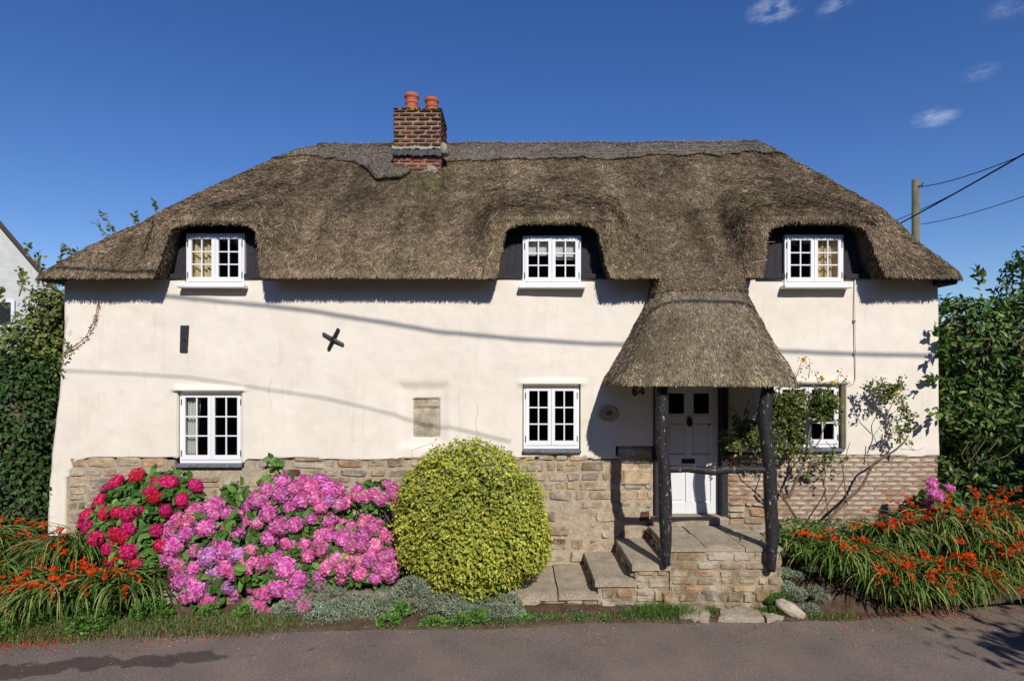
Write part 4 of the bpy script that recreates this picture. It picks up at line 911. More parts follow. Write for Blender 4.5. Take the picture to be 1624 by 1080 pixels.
def foliage(mb, ells, n_, size, tm, pal, shell=(.78, 1.04), ymax=.55, droop=.35, rand=.6, lump=.12, lf=1.5, zmin=None, clump=.45, flt=None):
    P, N = blob(ells, n_, shell, ymax, lump, lf)
    if zmin is not None: k = P[:, 2] > zmin; P, N = P[k], N[k]
    if flt is not None: k = flt(P); P, N = P[k], N[k]
    n2 = len(P); nn = unit(N+rng.normal(0, rand*.6, (n2, 3))+np.array([0, -.1, .25])); D = unit(rng.normal(0, 1, (n2, 3))+N*.6+np.array([0, -.2, -droop]))
    D = unit(D-nn*(D*nn).sum(1, keepdims=True)*.7)
    c = pick(pal, n2); c = c*(1+clump*fbm(P*2.2+11, 3)[:, None])
    leafset(mb, P, D, nn, rng.uniform(size[0], size[1], n2), tm, np.clip(c, .003, .9)); return P
def core(mb, ells, f, c, ymax=9):  # solid ellipsoids added inside the foliage to block light
    for cc, r in ells:
        cc = np.array(cc); r = np.array(r)*f; th = np.linspace(0, np.pi, 14); ph = np.linspace(0, 2*np.pi, 23); T, Q = np.meshgrid(th, ph, indexing='ij')
        D = np.stack([np.sin(T)*np.cos(Q), np.sin(T)*np.sin(Q), np.cos(T)], -1); P = cc+D*r*(1+.12*fbm(D*2.5+cc)[..., None]); mb.grid(P[:, ::-1], c=c)
# --- round golden bush
bush = empty('golden_bush', (-.51, -.95, 0)); tag(bush, 'clipped round golden-yellow bush in front of the stone plinth', 'bush')
GE = [((-.54, -.98, .98), (.98, .86, .97)), ((-.34, -1.0, .80), (.82, .80, .80)), ((-.78, -1.0, 1.05), (.72, .78, .80)), ((-.50, -1.02, .74), (.98, .82, .70))]
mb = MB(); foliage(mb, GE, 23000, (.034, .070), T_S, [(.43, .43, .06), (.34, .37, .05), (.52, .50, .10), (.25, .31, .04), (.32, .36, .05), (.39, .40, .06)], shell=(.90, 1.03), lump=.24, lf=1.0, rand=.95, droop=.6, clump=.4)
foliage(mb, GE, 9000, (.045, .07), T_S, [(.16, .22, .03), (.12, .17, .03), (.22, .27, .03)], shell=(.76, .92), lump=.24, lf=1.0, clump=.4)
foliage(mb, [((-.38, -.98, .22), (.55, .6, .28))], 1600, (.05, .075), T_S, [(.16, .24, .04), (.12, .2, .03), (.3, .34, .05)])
for k in range(80):   # soft shoots standing proud of the clipped surface
    d = unit(rng.normal(size=3)+np.array([0, -.5, .5])); p0 = np.array(GE[0][0])+d*np.array(GE[0][1]); m_ = 7; t = rng.random((m_, 1))*rng.uniform(.06, .16)
    leafset(mb, p0+d*t, unit(rng.normal(size=(m_, 3))+d), unit(rng.normal(size=(m_, 3))), rng.uniform(.04, .06, m_), T_S, pick([(.55, .52, .07), (.42, .44, .05)], m_))
mb.build('foliage', M['leaf'], bush)
mb = MB(); 
for k in range(260):
    d = unit(rng.normal(size=3)); d[1] = -abs(d[1])*.9; p1 = np.array(GE[0][0])+d*np.array(GE[0][1])*rng.uniform(.82, .97); p0 = np.array([-.52+rng.normal()*.08, -.95, .15+.4*rng.random()]); mid = (p0+p1)/2+rng.normal(0, .06, 3); mb.tube([p0, mid, p1], [.012, .008, .003], 4, c=(1, 1, 1), cap=False)
core(mb, GE[:1], .62, (1, 1, 1)); mb.build('branches_and_core', M['bark'], bush)  # twigs, plus an added solid core that stops light inside the bush

# --- hydrangeas
def head_mesh(pal, name, r=1.0, n_=125):
    m_ = MB(); i = np.arange(n_)+.5; ph = np.arccos(1-1.62*i/n_); th = np.pi*(1+5**.5)*i
    d = np.stack([np.cos(th)*np.sin(ph), np.sin(th)*np.sin(ph), np.cos(ph)], -1); d = unit(d+rng.normal(0, .05, d.shape)); p = d*r*np.array([1, 1, .82])*rng.uniform(.86, 1.05, (n_, 1))
    nn = unit(d+rng.normal(0, .22, d.shape)); a = unit(np.cross(nn, rng.normal(size=(n_, 3)))); b = np.cross(nn, a); base = pick(pal, n_, .8, 1.2)
    for k in range(4):
        an = k*np.pi/2; D = a*math.cos(an)+b*math.sin(an)+nn*.12
        leafset(m_, p, D, nn, np.full(n_, .195*r), (np.array([(0, 0, 0), (.6, .48, .1), (1.02, 0, .02), (.6, -.48, .1)]), [(0, 1, 2), (0, 2, 3)], None), base*rng.uniform(.88, 1.1, (n_, 1)))
    q = MB(); core_d = np.array([0, 0, 0]); 
    th_ = np.linspace(0, np.pi, 8); ph_ = np.linspace(0, 2*np.pi, 13); T, Q = np.meshgrid(th_, ph_, indexing='ij'); D = np.stack([np.sin(T)*np.cos(Q), np.sin(T)*np.sin(Q), np.cos(T)], -1)
    m_.grid((D*np.array([.82, .82, .62])*r)[:, ::-1], c=np.array(pal[0])*.8)
    o = m_.build(name, M['petal_pink']); me = o.data; bpy.data.objects.remove(o); return me
PINK = [(.72, .15, .42), (.78, .23, .50), (.64, .10, .35), (.80, .32, .55)]
SALM = [(.74, .17, .38), (.80, .30, .46), (.68, .12, .33), (.82, .38, .48)]
LILA = [(.56, .22, .56), (.64, .28, .58), (.46, .20, .54), (.70, .30, .54)]
REDS = [(.66, .028, .11), (.58, .018, .085), (.74, .06, .16), (.50, .015, .055)]
HM = {k: [head_mesh(p, 'flower_head') for _ in range(3)] for k, p in dict(pink=PINK, salm=SALM, lila=LILA, red=REDS).items()}
HLEAF = [(.09, .19, .035), (.065, .15, .028), (.13, .25, .05), (.05, .12, .025)]
def hydrangea(name_loc, label, ells, nheads, kinds, rad, group, mind=.135, nleaf=1500, fixed=(), pzmin=-.1, ymaxh=.05, extra_leaf=()):
    root = empty('hydrangea', name_loc); tag(root, label, 'hydrangea', group)
    m_ = MB(); foliage(m_, ells, nleaf, (.10, .17), T_L, HLEAF, shell=(.72, .97), ymax=.5, rand=.8, droop=.5, lump=.1)
    for e_ in extra_leaf:
        foliage(m_, [e_], 60, (.12, .19), T_L, HLEAF[:3], shell=(.5, 1.0), ymax=.9, rand=.8)
    m_.build('foliage', M['leaf'], root)
    m_ = MB()
    for k in range(90):
        c, r = ells[rng.integers(len(ells))]; d = unit(rng.normal(size=3)); d[1] = -abs(d[1]); p1 = np.array(c)+d*np.array(r)*.85; p0 = np.array([c[0]+rng.normal()*.2, -.75, .25]); m_.tube([p0, (p0+p1)/2+[0, 0, .08], p1], [.010, .008, .005], 5, cap=False)
    core(m_, ells, .60, (1, 1, 1)); m_.build('stems', M['bark'], root)  # this mesh holds the stems and the added light-blocking cores
    P, N = blob(ells, 6000, (1.0, 1.03), ymaxh, .10); keep = []
    for i in range(len(P)):
        if len(keep) >= nheads: break
        if N[i][2] < -.55 or P[i][2] < pzmin: continue
        md = mind*(1 if random.random() < .75 else .75)
        if all(((P[i]-P[j])**2).sum() > md**2 for j in keep): keep.append(i)
    pts = [(P[i], N[i]) for i in keep]+[(np.array(a), unit(np.array([0, -.9, .3]))) for a in fixed]
    for q, (p, n_) in enumerate(pts[:100]):
        kk = kinds(p); me = HM[kk][rng.integers(3)]; o = bpy.data.objects.new('flower_head', me); COL.objects.link(o); o.parent = root
        o.location = Vector(p)-Vector(name_loc); up = Vector(unit(n_+np.array([0, -.25, .35])+rng.normal(0, .15, 3))); e = up.to_track_quat('Z', 'Y').to_euler(); o.rotation_euler = e
        r_ = rng.uniform(*rad); o.scale = (r_*rng.uniform(.9, 1.12), r_*rng.uniform(.9, 1.12), r_*rng.uniform(.85, 1.05))
    return root
def E(px, py, y, rx, ry, rd=.45):
    s_ = F/(CD+y); return (tuple(W(px, py, y)), (rx/s_, rd, ry/s_))
hydrangea((-5.0, -.9, .3), 'crimson-red flowering hydrangea below the lower left window', [E(230, 812, -.85, 68, 62, .42), E(192, 835, -.9, 50, 50, .4), E(268, 790, -.85, 48, 42, .38), E(240, 860, -.95, 60, 45, .4)], 34, lambda p: 'red', (.085, .115), 'hydrangeas along the plinth', mind=.19, nleaf=2300)
def pk(p):
    px = 812+p[0]*F/(CD+p[1]); py = HY-(p[2]-CZ)*F/(CD+p[1]); l = math.exp(-((px-370)/45)**2-((py-880)/60)**2)+.8*math.exp(-((px-330)/40)**2-((py-925)/30)**2)
    return 'lila' if random.random() < l*.38+.03 else ('pink' if random.random() < .85 else 'salm')
hydrangea((-4.0, -1.1, .2), 'largest hydrangea, pink and lilac mopheads spilling over the low wall', [E(335, 868, -1.05, 66, 68, .42), E(462, 830, -.95, 72, 72, .42), E(405, 880, -1.1, 70, 60, .4), E(330, 925, -1.3, 46, 36, .2), E(455, 905, -1.25, 58, 48, .28), E(500, 800, -.95, 50, 40, .35)], 90, pk, (.082, .135), 'hydrangeas along the plinth', mind=.165, nleaf=2900,
          fixed=[tuple(W(*q, -1.5)) for q in ((408, 962), (426, 975), (410, 938), (480, 958), (440, 932), (310, 938), (465, 940))], extra_leaf=[E(432, 755, -.9, 16, 26, .15), E(378, 785, -.95, 18, 20, .15), E(392, 905, -1.5, 18, 24, .1), E(370, 840, -1.35, 12, 20, .1)])
hydrangea((-2.2, -1.1, .2), 'smaller salmon-pink hydrangea tucked against the left side of the golden bush', [E(572, 868, -1.0, 46, 48, .38), E(545, 880, -1.1, 45, 45, .36), E(596, 786, -.8, 34, 19, .25), E(592, 895, -1.15, 38, 28, .3)], 56, lambda p: 'salm' if random.random() < .6 else 'pink', (.08, .11), 'hydrangeas along the plinth', mind=.125, nleaf=1000)
hydrangea((5.95, -.5, .9), 'small pink hydrangea with a few flower heads at the right corner of the brick plinth', [E(1490, 800, -.45, 30, 28, .25)], 3, lambda p: 'pink', (.07, .09), 'hydrangeas along the plinth', mind=.3, nleaf=260, fixed=[tuple(W(1478, 766, -.75)), tuple(W(1480, 782, -.8)), tuple(W(1488, 786, -.8))])

# --- crocosmia
def strap(mb, bases, az, L, wd, el0, el1, pal, seg=7):
    n_ = len(bases); P = [bases]; d = np.stack([np.cos(az), np.sin(az)], -1)
    for k in range(seg):
        t = (k+.5)/seg; el = el0+(el1-el0)*t**1.25; st = L/seg
        P.append(P[-1]+np.concatenate([d*(np.cos(el)*st)[:, None], (np.sin(el)*st)[:, None]], -1))
    P = np.stack(P, 1); side = np.stack([-np.sin(az), np.cos(az), 0*az], -1)[:, None]; side = side+rng.normal(0, .25, (n_, 1, 3)); side = unit(side)
    w_ = wd[:, None]*np.array([.5, .8, 1, 1, .9, .7, .45, .04])[None]*.5
    V = np.stack([P-side*w_[..., None], P+side*w_[..., None]], 2).reshape(n_*(seg+1)*2, 3)
    b = (np.arange(n_)*(seg+1)*2)[:, None]; k = np.arange(seg)[None]*2; q = b+k; f = np.stack([q, q+1, q+3, q+2], -1).reshape(-1, 4)
    mb.add(V, f4=f, c=np.repeat(pick(pal, n_), (seg+1)*2, 0)); return P
CL = [(.075, .15, .025), (.10, .19, .03), (.15, .24, .045), (.055, .115, .02), (.23, .29, .07), (.30, .27, .10)]
FLW = [(.70, .070, .009), (.60, .045, .007), (.78, .11, .012), (.52, .03, .006)]
def crocosmia(x, y, z, n_, L, lean, label, group, nsp=16, rx=.38, ry=.28, flz=0):
    root = empty('crocosmia_clump', (x, y, z)); tag(root, label, 'crocosmia', group)
    m_ = MB(); b = np.stack([x+rng.normal(0, rx*.5, n_), y+rng.normal(0, ry*.5, n_), np.full(n_, z)], -1)
    az = rng.normal(lean, 1.05, n_); strap(m_, b, az, rng.uniform(.70, 1.25, n_)*L, rng.uniform(.015, .030, n_), R(82)+rng.normal(0, .1, n_), R(rng.uniform(-92, -25, n_)), CL); m_.build('leaves', M['leaf'], root)
    f = MB(); st = MB()
    for k in range(nsp):
        a = rng.normal(lean, .9); L_ = L*rng.uniform(.75, 1.12); p = np.array([x+rng.normal(0, rx*.5), y+rng.normal(0, ry*.5), z]); pts = [p.copy()]; d = np.array([math.cos(a), math.sin(a)]); e1 = R(rng.uniform(-35, 25))
        for j in range(9):
            el = R(80)+(e1-R(80))*((j+.5)/9)**1.1; p = p+np.array([d[0]*math.cos(el), d[1]*math.cos(el), math.sin(el)])*L_/9; pts.append(p.copy())
        st.tube(pts, .0035, 4, c=(.16, .14, .03), cap=False); m2 = 13; t = rng.random(m2)*2.8+6.2; t = np.minimum(t, 8.99); i = t.astype(int); fr_ = (t-i)[:, None]; pp = np.array(pts); c0 = pp[i]*(1-fr_)+pp[i+1]*fr_+rng.normal(0, .02, (m2, 3))+np.array([0, 0, .012])
        nn = unit(rng.normal(0, .5, (m2, 3))+np.array([0, -.6, .6])); A = unit(np.cross(nn, rng.normal(size=(m2, 3)))); B = np.cross(nn, A); cc = pick(FLW, m2, .85, 1.15)
        for q in range(5): an = q*2*np.pi/5; leafset(f, c0, A*math.cos(an)+B*math.sin(an)+nn*.35, nn, rng.uniform(.019, .032, m2), (T_S[0]*np.array([1, .75, 1]), T_S[1], None), cc)
    so_ = st.build('stems', M['leaf_dull'], root); f.build('flowers', M['petal'], root)
g1 = 'crocosmia clumps left of the hydrangeas'
LB = [(-8.2, -1.35, .05, 300, 1.0, -75, 24, 'orange crocosmia clump at the far left edge beneath the ivy hedge'), (-7.3, -1.75, -.1, 300, .85, -80, 20, 'orange crocosmia clump nearest the road in the left corner'), (-7.2, -.9, .35, 300, .9, -60, 22, 'crocosmia clump standing under the white foot of the left wall corner'), (-6.45, -1.45, .05, 330, .95, -65, 22, 'crocosmia clump in front of and left of the red hydrangea'), (-5.95, -1.0, .3, 280, .9, -60, 14, 'crocosmia clump tight against the left flank of the red hydrangea'), (-5.6, -1.6, -.05, 340, .9, -60, 26, 'crocosmia clump directly below the red hydrangea, orange sprays over the verge'), (-4.95, -1.5, .0, 230, .85, -75, 8, 'crocosmia clump with hanging leaves against the lilac hydrangea heads'), (-6.6, -1.9, -.15, 260, .6, -70, 14, 'lowest crocosmia clump at the edge of the road, third from the left')]
for (x, y, z, n_, L_, ln, ns, lb) in LB: crocosmia(x, y, z, n_, L_, R(ln), lb, g1, nsp=ns)
g2 = 'crocosmia clumps right of the porch'
RB = [(3.9, -.85, .4, .55, 'low crocosmia clump just right of the right porch post', 170, 5), (4.45, -1.05, .25, .85, 'crocosmia clump at the foot of the left rose stems', 320, 15), (5.05, -1.3, .0, .85, 'crocosmia clump bulging over the road edge in front of the brick plinth', 360, 28), (5.2, -.75, .45, .8, 'rear crocosmia clump standing against the brick plinth below the leaning rose', 260, 14), (5.75, -1.25, .0, .95, 'crocosmia clump spilling onto the road below the small pink hydrangea', 380, 28), (6.0, -.7, .5, .95, 'rear crocosmia clump just under the small pink hydrangea', 300, 16), (6.45, -1.0, .15, 1.05, 'crocosmia clump in front of the right corner of the cottage', 360, 26), (6.75, -.6, .5, 1.05, 'tall rear crocosmia clump between the cottage corner and the laurel hedge', 300, 18), (7.1, -.95, .15, 1.05, 'crocosmia clump in front of the laurel hedge, orange sprays', 360, 26), (7.8, -.75, .2, 1.15, 'crocosmia clump at the far right edge beneath the laurel hedge', 360, 24)]
for (x, y, z, L_, lb, n_, ns) in RB: crocosmia(x, y, z, n_, L_, R(-100), lb, g2, nsp=ns)
mb = MB(); foliage(mb, [((3.95, -.75, .62), (.42, .3, .25)), ((4.6, -.6, .6), (.5, .3, .2))], 2600, (.04, .07), T_S, [(.07, .14, .03), (.10, .19, .04), (.05, .10, .02)]); tag(mb.build('leafy_shrub', M['leaf']), 'low dark green leafy shrub at the foot of the roses beside the porch', 'shrub')

# --- hedges and trees
def hedge(name, label, cat, ells, n_, size, tm, pal, m_='leaf', ncore=.72, extra=None, **k):
    root = empty(name, tuple(np.array(ells[0][0])*np.array([1, 1, 0]))); tag(root, label, cat)
    b = MB(); foliage(b, ells, n_, size, tm, pal, **k)
    if extra: extra(b)
    b.build('foliage', M[m_], root); b = MB(); core(b, ells, ncore, (1, 1, 1))
    for j in range(40):
        c, r = ells[rng.integers(len(ells))]; d = unit(rng.normal(size=3)); p1 = np.array(c)+d*np.array(r)*.9; b.tube([(c[0]+rng.normal()*.2, c[1]+.1, -.2), ((c[0]+p1[0])/2, c[1], (c[2]+p1[2])/2-.2), p1], [.04, .025, .006], 5, cap=False)
    b.build('branches_and_core', M['bark'], root); return root  # limbs together with the light-blocking cores added within the leaves
IV = [(.035, .075, .018), (.05, .10, .022), (.028, .06, .015), (.07, .13, .03)]
hedge('ivy_hedge', 'dark green ivy-covered hedge against the left end of the cottage', 'hedge', [((-7.62, .35, 2.1), (.62, .75, 1.25)), ((-7.55, .3, 1.0), (.60, .75, 1.0)), ((-8.5, .5, 1.9), (.9, .9, 1.3)), ((-8.6, .4, .9), (.9, .9, 1.0)), ((-9.6, .6, 1.9), (.9, 1.0, 1.5)), ((-10.8, .6, 1.8), (1.0, 1.0, 1.7))], 30000, (.06, .10), T_S, IV, lump=.14, lf=2.4, droop=.8, shell=(.80, 1.03), ncore=.60)
OL = [(.12, .17, .035), (.17, .22, .05), (.09, .13, .03), (.22, .25, .07), (.14, .15, .04)]
def shoots(b, lst, n_=26, sz=(.06, .10), pal=OL, st=None, wob=.10):
    for (a, c) in lst:
        a, c = np.array(a), np.array(c); t = rng.random((n_, 1))**.7; mid = (a+c)/2+rng.normal(0, wob, 3); p = a*(1-t)**2+2*mid*t*(1-t)+c*t*t+rng.normal(0, .02, (n_, 3))
        leafset(b, p, unit(rng.normal(0, .8, (n_, 3))+unit(c-a)), unit(rng.normal(size=(n_, 3))+[0, -.5, .8]), rng.uniform(*sz, n_), T_S, pick(pal, n_))
        if st is not None: st.append((a, mid, c))
stems_ = []
def ex1(b): shoots(b, [(W(60, 470, .8), W(38, 430, .9)), (W(70, 455, .8), W(62, 402, .9)), (W(85, 450, 1.2), W(46, 388, 1.3)), (W(30, 470, .8), W(30, 425, .9)), (W(95, 430, 1.6), W(98, 396, 1.6)), (W(100, 480, .6), W(70, 460, .6)), (W(12, 490, .7), W(5, 458, .7))], st=stems_)
hs = hedge('mixed_shrub', 'loose yellow-green shrub growing above the ivy hedge at the left eaves', 'shrub', [((-7.75, .75, 3.25), (.62, .6, .62)), ((-8.6, .7, 3.05), (.8, .7, .62)), ((-7.5, .9, 3.9), (.42, .5, .45))], 5200, (.06, .11), T_S, OL, lump=.25, lf=3, shell=(.55, 1.1), ncore=.45, extra=ex1)
stems2 = []
tb = empty('garden_tree', (-7.6, 3.2, 0)); tag(tb, 'small tree behind the cottage, leafy twig tips showing above the left roof slope', 'tree')
b = MB(); shoots(b, [(W(175, 410, 3.2), W(148, 352, 3.2)), (W(190, 400, 3.2), W(158, 334, 3.2)), (W(185, 395, 3.2), W(176, 360, 3.2)), (W(225, 370, 3.2), W(214, 343, 3.2)), (W(250, 365, 3.2), W(245, 324, 3.2)), (W(255, 370, 3.2), W(236, 350, 3.2)), (W(128, 420, 2.8), W(100, 392, 2.8)), (W(140, 410, 2.8), W(118, 396, 2.8))], n_=24, sz=(.07, .12), st=stems2, pal=[(.10, .14, .03), (.15, .19, .05)])
foliage(b, [((-7.9, 3.4, 4.0), (.9, .7, .8))], 900, (.07, .12), T_S, OL, shell=(.4, 1.1)); b.build('crown', M['leaf'], tb)
b = MB(); b.tube([(-7.7, 3.3, -.3), (-7.75, 3.3, 2), (-7.8, 3.35, 4.2)], [.12, .1, .04], 8)
for a, m2, c in stems2: b.tube([(-7.78, 3.3, 3.6), (a+np.array([-7.78, 3.3, 3.6]))/2+[0, 0, -.1], a, m2, c], [.03, .02, .012, .008, .003], 5)
b.build('trunk', M['bark'], tb)
b = MB()
for a, m2, c in stems_: b.tube([a, m2, c], [.012, .008, .003], 5)
b.build('twigs', M['bark'], hs)
LA = [(.045, .105, .016), (.075, .155, .024), (.035, .08, .014), (.12, .20, .035), (.028, .062, .012), (.16, .21, .05)]
def ex2(b): shoots(b, [(W(1560, 470, .2), W(1548, 432, .2)), (W(1590, 460, .2), W(1598, 424, .2)), (W(1505, 500, -.1), W(1487, 560, -.25)), (W(1510, 600, -.1), W(1478, 600, -.35)), (W(1510, 640, -.1), W(1476, 650, -.35)), (W(1510, 560, -.1), W(1484, 520, -.2)), (W(1620, 460, .1), W(1618, 412, .1))], n_=20, sz=(.10, .16), pal=LA)
hedge('laurel_hedge', 'tall glossy green laurel hedge against the right end of the cottage', 'hedge', [((7.15, .55, 3.28), (.62, .75, .82)), ((7.9, .55, 3.15), (.75, .85, .98)), ((8.8, .5, 3.2), (.9, .9, 1.05)), ((7.12, .45, 2.3), (.60, .75, .75)), ((8.0, .7, 2.2), (.8, .7, .9)), ((8.9, .5, 2.1), (.9, .9, 1.0)), ((7.2, .5, 1.1), (.6, .6, .8)), ((8.1, .6, 1.0), (.8, .7, .8)), ((9.2, .5, 1.0), (.9, .8, .8)), ((10.2, .4, 2.9), (1.1, .9, 1.3)), ((10.3, .4, 1.2), (1.1, .9, 1.2))], 20500, (.09, .16), (T_L[0]*np.array([1, .62, 1]), T_L[1], T_L[2]), LA, 'leaf_gloss', lump=.26, lf=2.6, shell=(.72, 1.06), ncore=.6, extra=ex2, droop=.3)
b = MB()
for k in range(9): a = W(1545+rng.normal()*14, 730+rng.normal()*6, -.35); c = a+np.array([rng.normal(0, .18), -.05, rng.uniform(.1, .4)]); b.tube([a, (a+c)/2+rng.normal(0, .03, 3), c], .007, 4, c=(1, 1, 1))
tag(b.build('dead_twigs', M['pole_wood']), 'bare dry twigs in a dark gap of the laurel hedge', 'twigs')
hedge('conifer', 'dark tree top beyond the laurel hedge at the right edge', 'tree', [((20.6, 14, 5.6), (1.6, 1.5, 2.2)), ((21.5, 14, 3.6), (2.2, 1.6, 2.6))], 5600, (.14, .24), T_S, [(.02, .04, .012), (.03, .055, .018)], lump=.2, ncore=.55)
# tall tree beside the lane on the right, out of frame: its shade falls over the lane and hedge
hedge('lane_tree', 'spreading tree on the near side of the lane to the right', 'tree', [((10.3, -7.2, 6.2), (1.7, 1.6, 1.9)), ((12.3, -6.4, 5.6), (2.0, 1.8, 2.0)), ((7.5, -7.2, 3.5), (1.3, .5, .35)), ((9.0, -7.3, 4.2), (1.0, .8, .6)), ((8.0, -8.4, 3.1), (1.0, .4, .25))], 5200, (.14, .24), T_S, LA, lump=.3, shell=(.4, 1.1), ncore=.5, ymax=1.1)
# hedge on the bank across the lane (seen mirrored in the panes)
hb = [((x, -17+rng.normal()*.3, 4.2+rng.normal()*.3), (2.4, 1.3, 4.6)) for x in np.arange(-30, 31, 1.9)]
hedge('bank_hedge', 'high leafy hedge on the grass bank across the lane from the cottage', 'hedge', hb, 16000, (.3, .5), T_S, [(.05, .09, .02), (.08, .13, .03), (.035, .06, .015)], lump=.2, ymax=1.1, ncore=.9)

# --- roses
def rose(root, stems, leaf_ells, nleaf, blooms, extra_shoots=()):
    b = MB()
    for pts, r_ in stems: 
        pts = np.array(pts); d = np.concatenate([[0], np.cumsum(np.linalg.norm(np.diff(pts, axis=0), axis=1))]); s = np.linspace(0, d[-1], 14); q = np.stack([np.interp(s, d, pts[:, k]) for k in range(3)], -1); q += .012*np.stack([fbm(q*5), fbm(q*5+9), fbm(q*5+19)], -1); b.tube(q, np.linspace(r_[0], r_[1], 14), 7, wob=.08)
    tw = []; f = MB(); RL = [(.08, .15, .03), (.12, .20, .045), (.19, .25, .06), (.20, .14, .05), (.06, .12, .03), (.26, .28, .09)]
    for e_, n_ in zip(leaf_ells, nleaf):
        for k in range(max(1, n_//14)):
            c, r = np.array(e_[0]), np.array(e_[1]); a = c+unit(rng.normal(size=3))*r*rng.uniform(.1, .6); d = unit(rng.normal(size=3)+[0, -.2, .3]); z = a+d*rng.uniform(.12, .26); shoots(f, [(a, z)], n_=14, sz=(.04, .07), pal=RL, wob=.03); b.tube([c+(a-c)*.3, a, z], [.005, .004, .002], 4, cap=False)
    for a, z in extra_shoots: shoots(f, [(a, z)], n_=12, sz=(.03, .05), pal=RL, wob=.02); b.tube([a, (np.array(a)+z)/2+rng.normal(0, .015, 3), z], [.006, .004, .002], 5, cap=False)
    b.build('stems', M['bark'], root); f.build('leaves', M['leaf'], root)
    for c in blooms:
        c = np.array(c); m_ = MB(); n_ = 26; d = unit(rng.normal(size=(n_, 3))+[0, -.4, .6]); leafset(m_, c+d*.012, unit(np.cross(d, rng.normal(size=(n_, 3)))+d*.5), d, rng.uniform(.03, .045, n_), (T_S[0]*np.array([1, 1.5, 1.5]), T_S[1], None), pick([(.85, .62, .08), (.88, .70, .16), (.80, .5, .05)], n_)); m_.build('rose_bloom', M['petal'], root)
ra = empty('climbing_rose', (4.2, -.3, .6)); tag(ra, 'climbing rose with yellow blooms growing across the lower right window beside the porch', 'rose', 'climbing roses right of the porch')
yr = -.35
rose(ra, [([W(1268, 830, yr), W(1250, 800, yr), W(1222, 765, yr)], (.022, .014)), ([W(1250, 790, yr), W(1275, 735, yr), W(1283, 690, yr), W(1290, 640, yr)], (.024, .008)), ([W(1262, 822, yr), W(1235, 770, yr), W(1205, 730, yr-.1), W(1175, 690, yr)], (.014, .005)), ([W(1298, 820, yr), W(1340, 760, yr), W(1332, 725, yr), W(1310, 700, yr)], (.012, .005)), ([W(1344, 800, yr), W(1336, 740, yr), W(1348, 700, yr)], (.008, .004)), ([W(1276, 730, yr), W(1300, 700, yr), W(1312, 660, yr), W(1318, 610, yr)], (.010, .004)), ([W(1222, 765, yr), W(1240, 700, yr), W(1248, 640, yr), W(1262, 590, yr)], (.009, .003))],
     [E(1250, 650, yr, 40, 50, .15), E(1305, 645, yr, 34, 42, .12), E(1262, 700, yr, 40, 28, .12), E(1180, 690, yr, 34, 40, .14), E(1300, 735, yr-.05, 50, 20, .1), E(1215, 700, yr, 30, 40, .12)], [2000, 1300, 700, 1000, 220, 700],
     [W(1274, 571, yr), W(1303, 600, yr), W(1321, 607, yr), W(1326, 632, yr)], [(W(1262, 600, yr), W(1272, 568, yr)), (W(1282, 600, yr), W(1284, 573, yr)), (W(1328, 610, yr), W(1335, 588, yr)), (W(1335, 615, yr), W(1342, 598, yr)), (W(1180, 660, yr), W(1190, 632, yr)), (W(1170, 660, yr), W(1158, 648, yr)), (W(1300, 610, yr), W(1292, 590, yr))])
rb = empty('climbing_rose', (4.8, -.3, .6)); tag(rb, 'bent woody rose with one long leaning stem against the cream wall right of the window', 'rose', 'climbing roses right of the porch')
yq = -.30
rose(rb, [([W(1302, 836, yq-.1), W(1335, 800, yq), W(1365, 775, yq), W(1385, 735, yq), W(1422, 712, yq)], (.026, .015)), ([W(1422, 712, yq), W(1434, 700, yq), W(1440, 690, yq)], (.014, .010)), ([W(1398, 718, yq), W(1399, 688, yq)], (.009, .007)), ([W(1402, 700, yq), W(1411, 676, yq), W(1408, 655, yq), W(1420, 630, yq)], (.010, .005)), ([W(1408, 668, yq), W(1390, 650, yq), W(1375, 615, yq)], (.006, .003)), ([W(1420, 690, yq), W(1412, 670, yq), W(1425, 655, yq)], (.006, .003)), ([W(1428, 712, yq), W(1455, 714, yq), W(1466, 709, yq)], (.004, .002)), ([W(1444, 713, yq), W(1446, 698, yq)], (.003, .002))],
     [E(1412, 622, yq, 30, 22, .10), E(1434, 650, yq, 20, 20, .08), E(1430, 688, yq, 22, 14, .08), E(1382, 620, yq, 16, 16, .06)], [340, 130, 150, 70], [W(1420, 624, yq-.05)], [(W(1380, 620, yq), W(1374, 607, yq)), (W(1400, 615, yq), W(1398, 604, yq)), (W(1385, 650, yq), W(1374, 652, yq))])
# --- reddish creeper on the left of the wall
cr = empty('wall_creeper', (-6.4, -.05, 3.2)); tag(cr, 'thin reddish creeper tendril arching up the cream wall near the left corner', 'creeper')
q = [(95, 566), (106, 556), (122, 547), (136, 534), (147, 515), (153, 495), (157, 476)]; b = MB(); b.tube([W(*p, -.05) for p in q], .005, 5); b.tube([W(102, 518, -.05), W(107, 500, -.05)], .003, 4); b.tube([W(108, 530, -.05), W(113, 524, -.05)], .003, 4); b.build('stem', M['rust_stem'], cr)
b = MB(); n_ = 150; t = rng.random(n_)*5.99; i = t.astype(int); A = np.array([W(*p, -.06) for p in q]); p = A[i]+(A[np.minimum(i+1, 6)]-A[i])*(t-i)[:, None]+rng.normal(0, .012, (n_, 3))*[1, .3, 1]; leafset(b, p, unit(rng.normal(size=(n_, 3))), unit(rng.normal(0, .4, (n_, 3))+[0, -1, 0]), rng.uniform(.018, .035, n_), T_S, pick([(.30, .06, .035), (.22, .05, .03), (.3, .12, .05)], n_))
shoots(b, [(W(90, 580, -.1), W(102, 545, -.1)), (W(92, 570, -.1), W(114, 548, -.1)), (W(88, 560, -.05), W(96, 590, -.1))], n_=24, sz=(.035, .06), pal=OL); b.build('leaves', M['leaf'], cr)

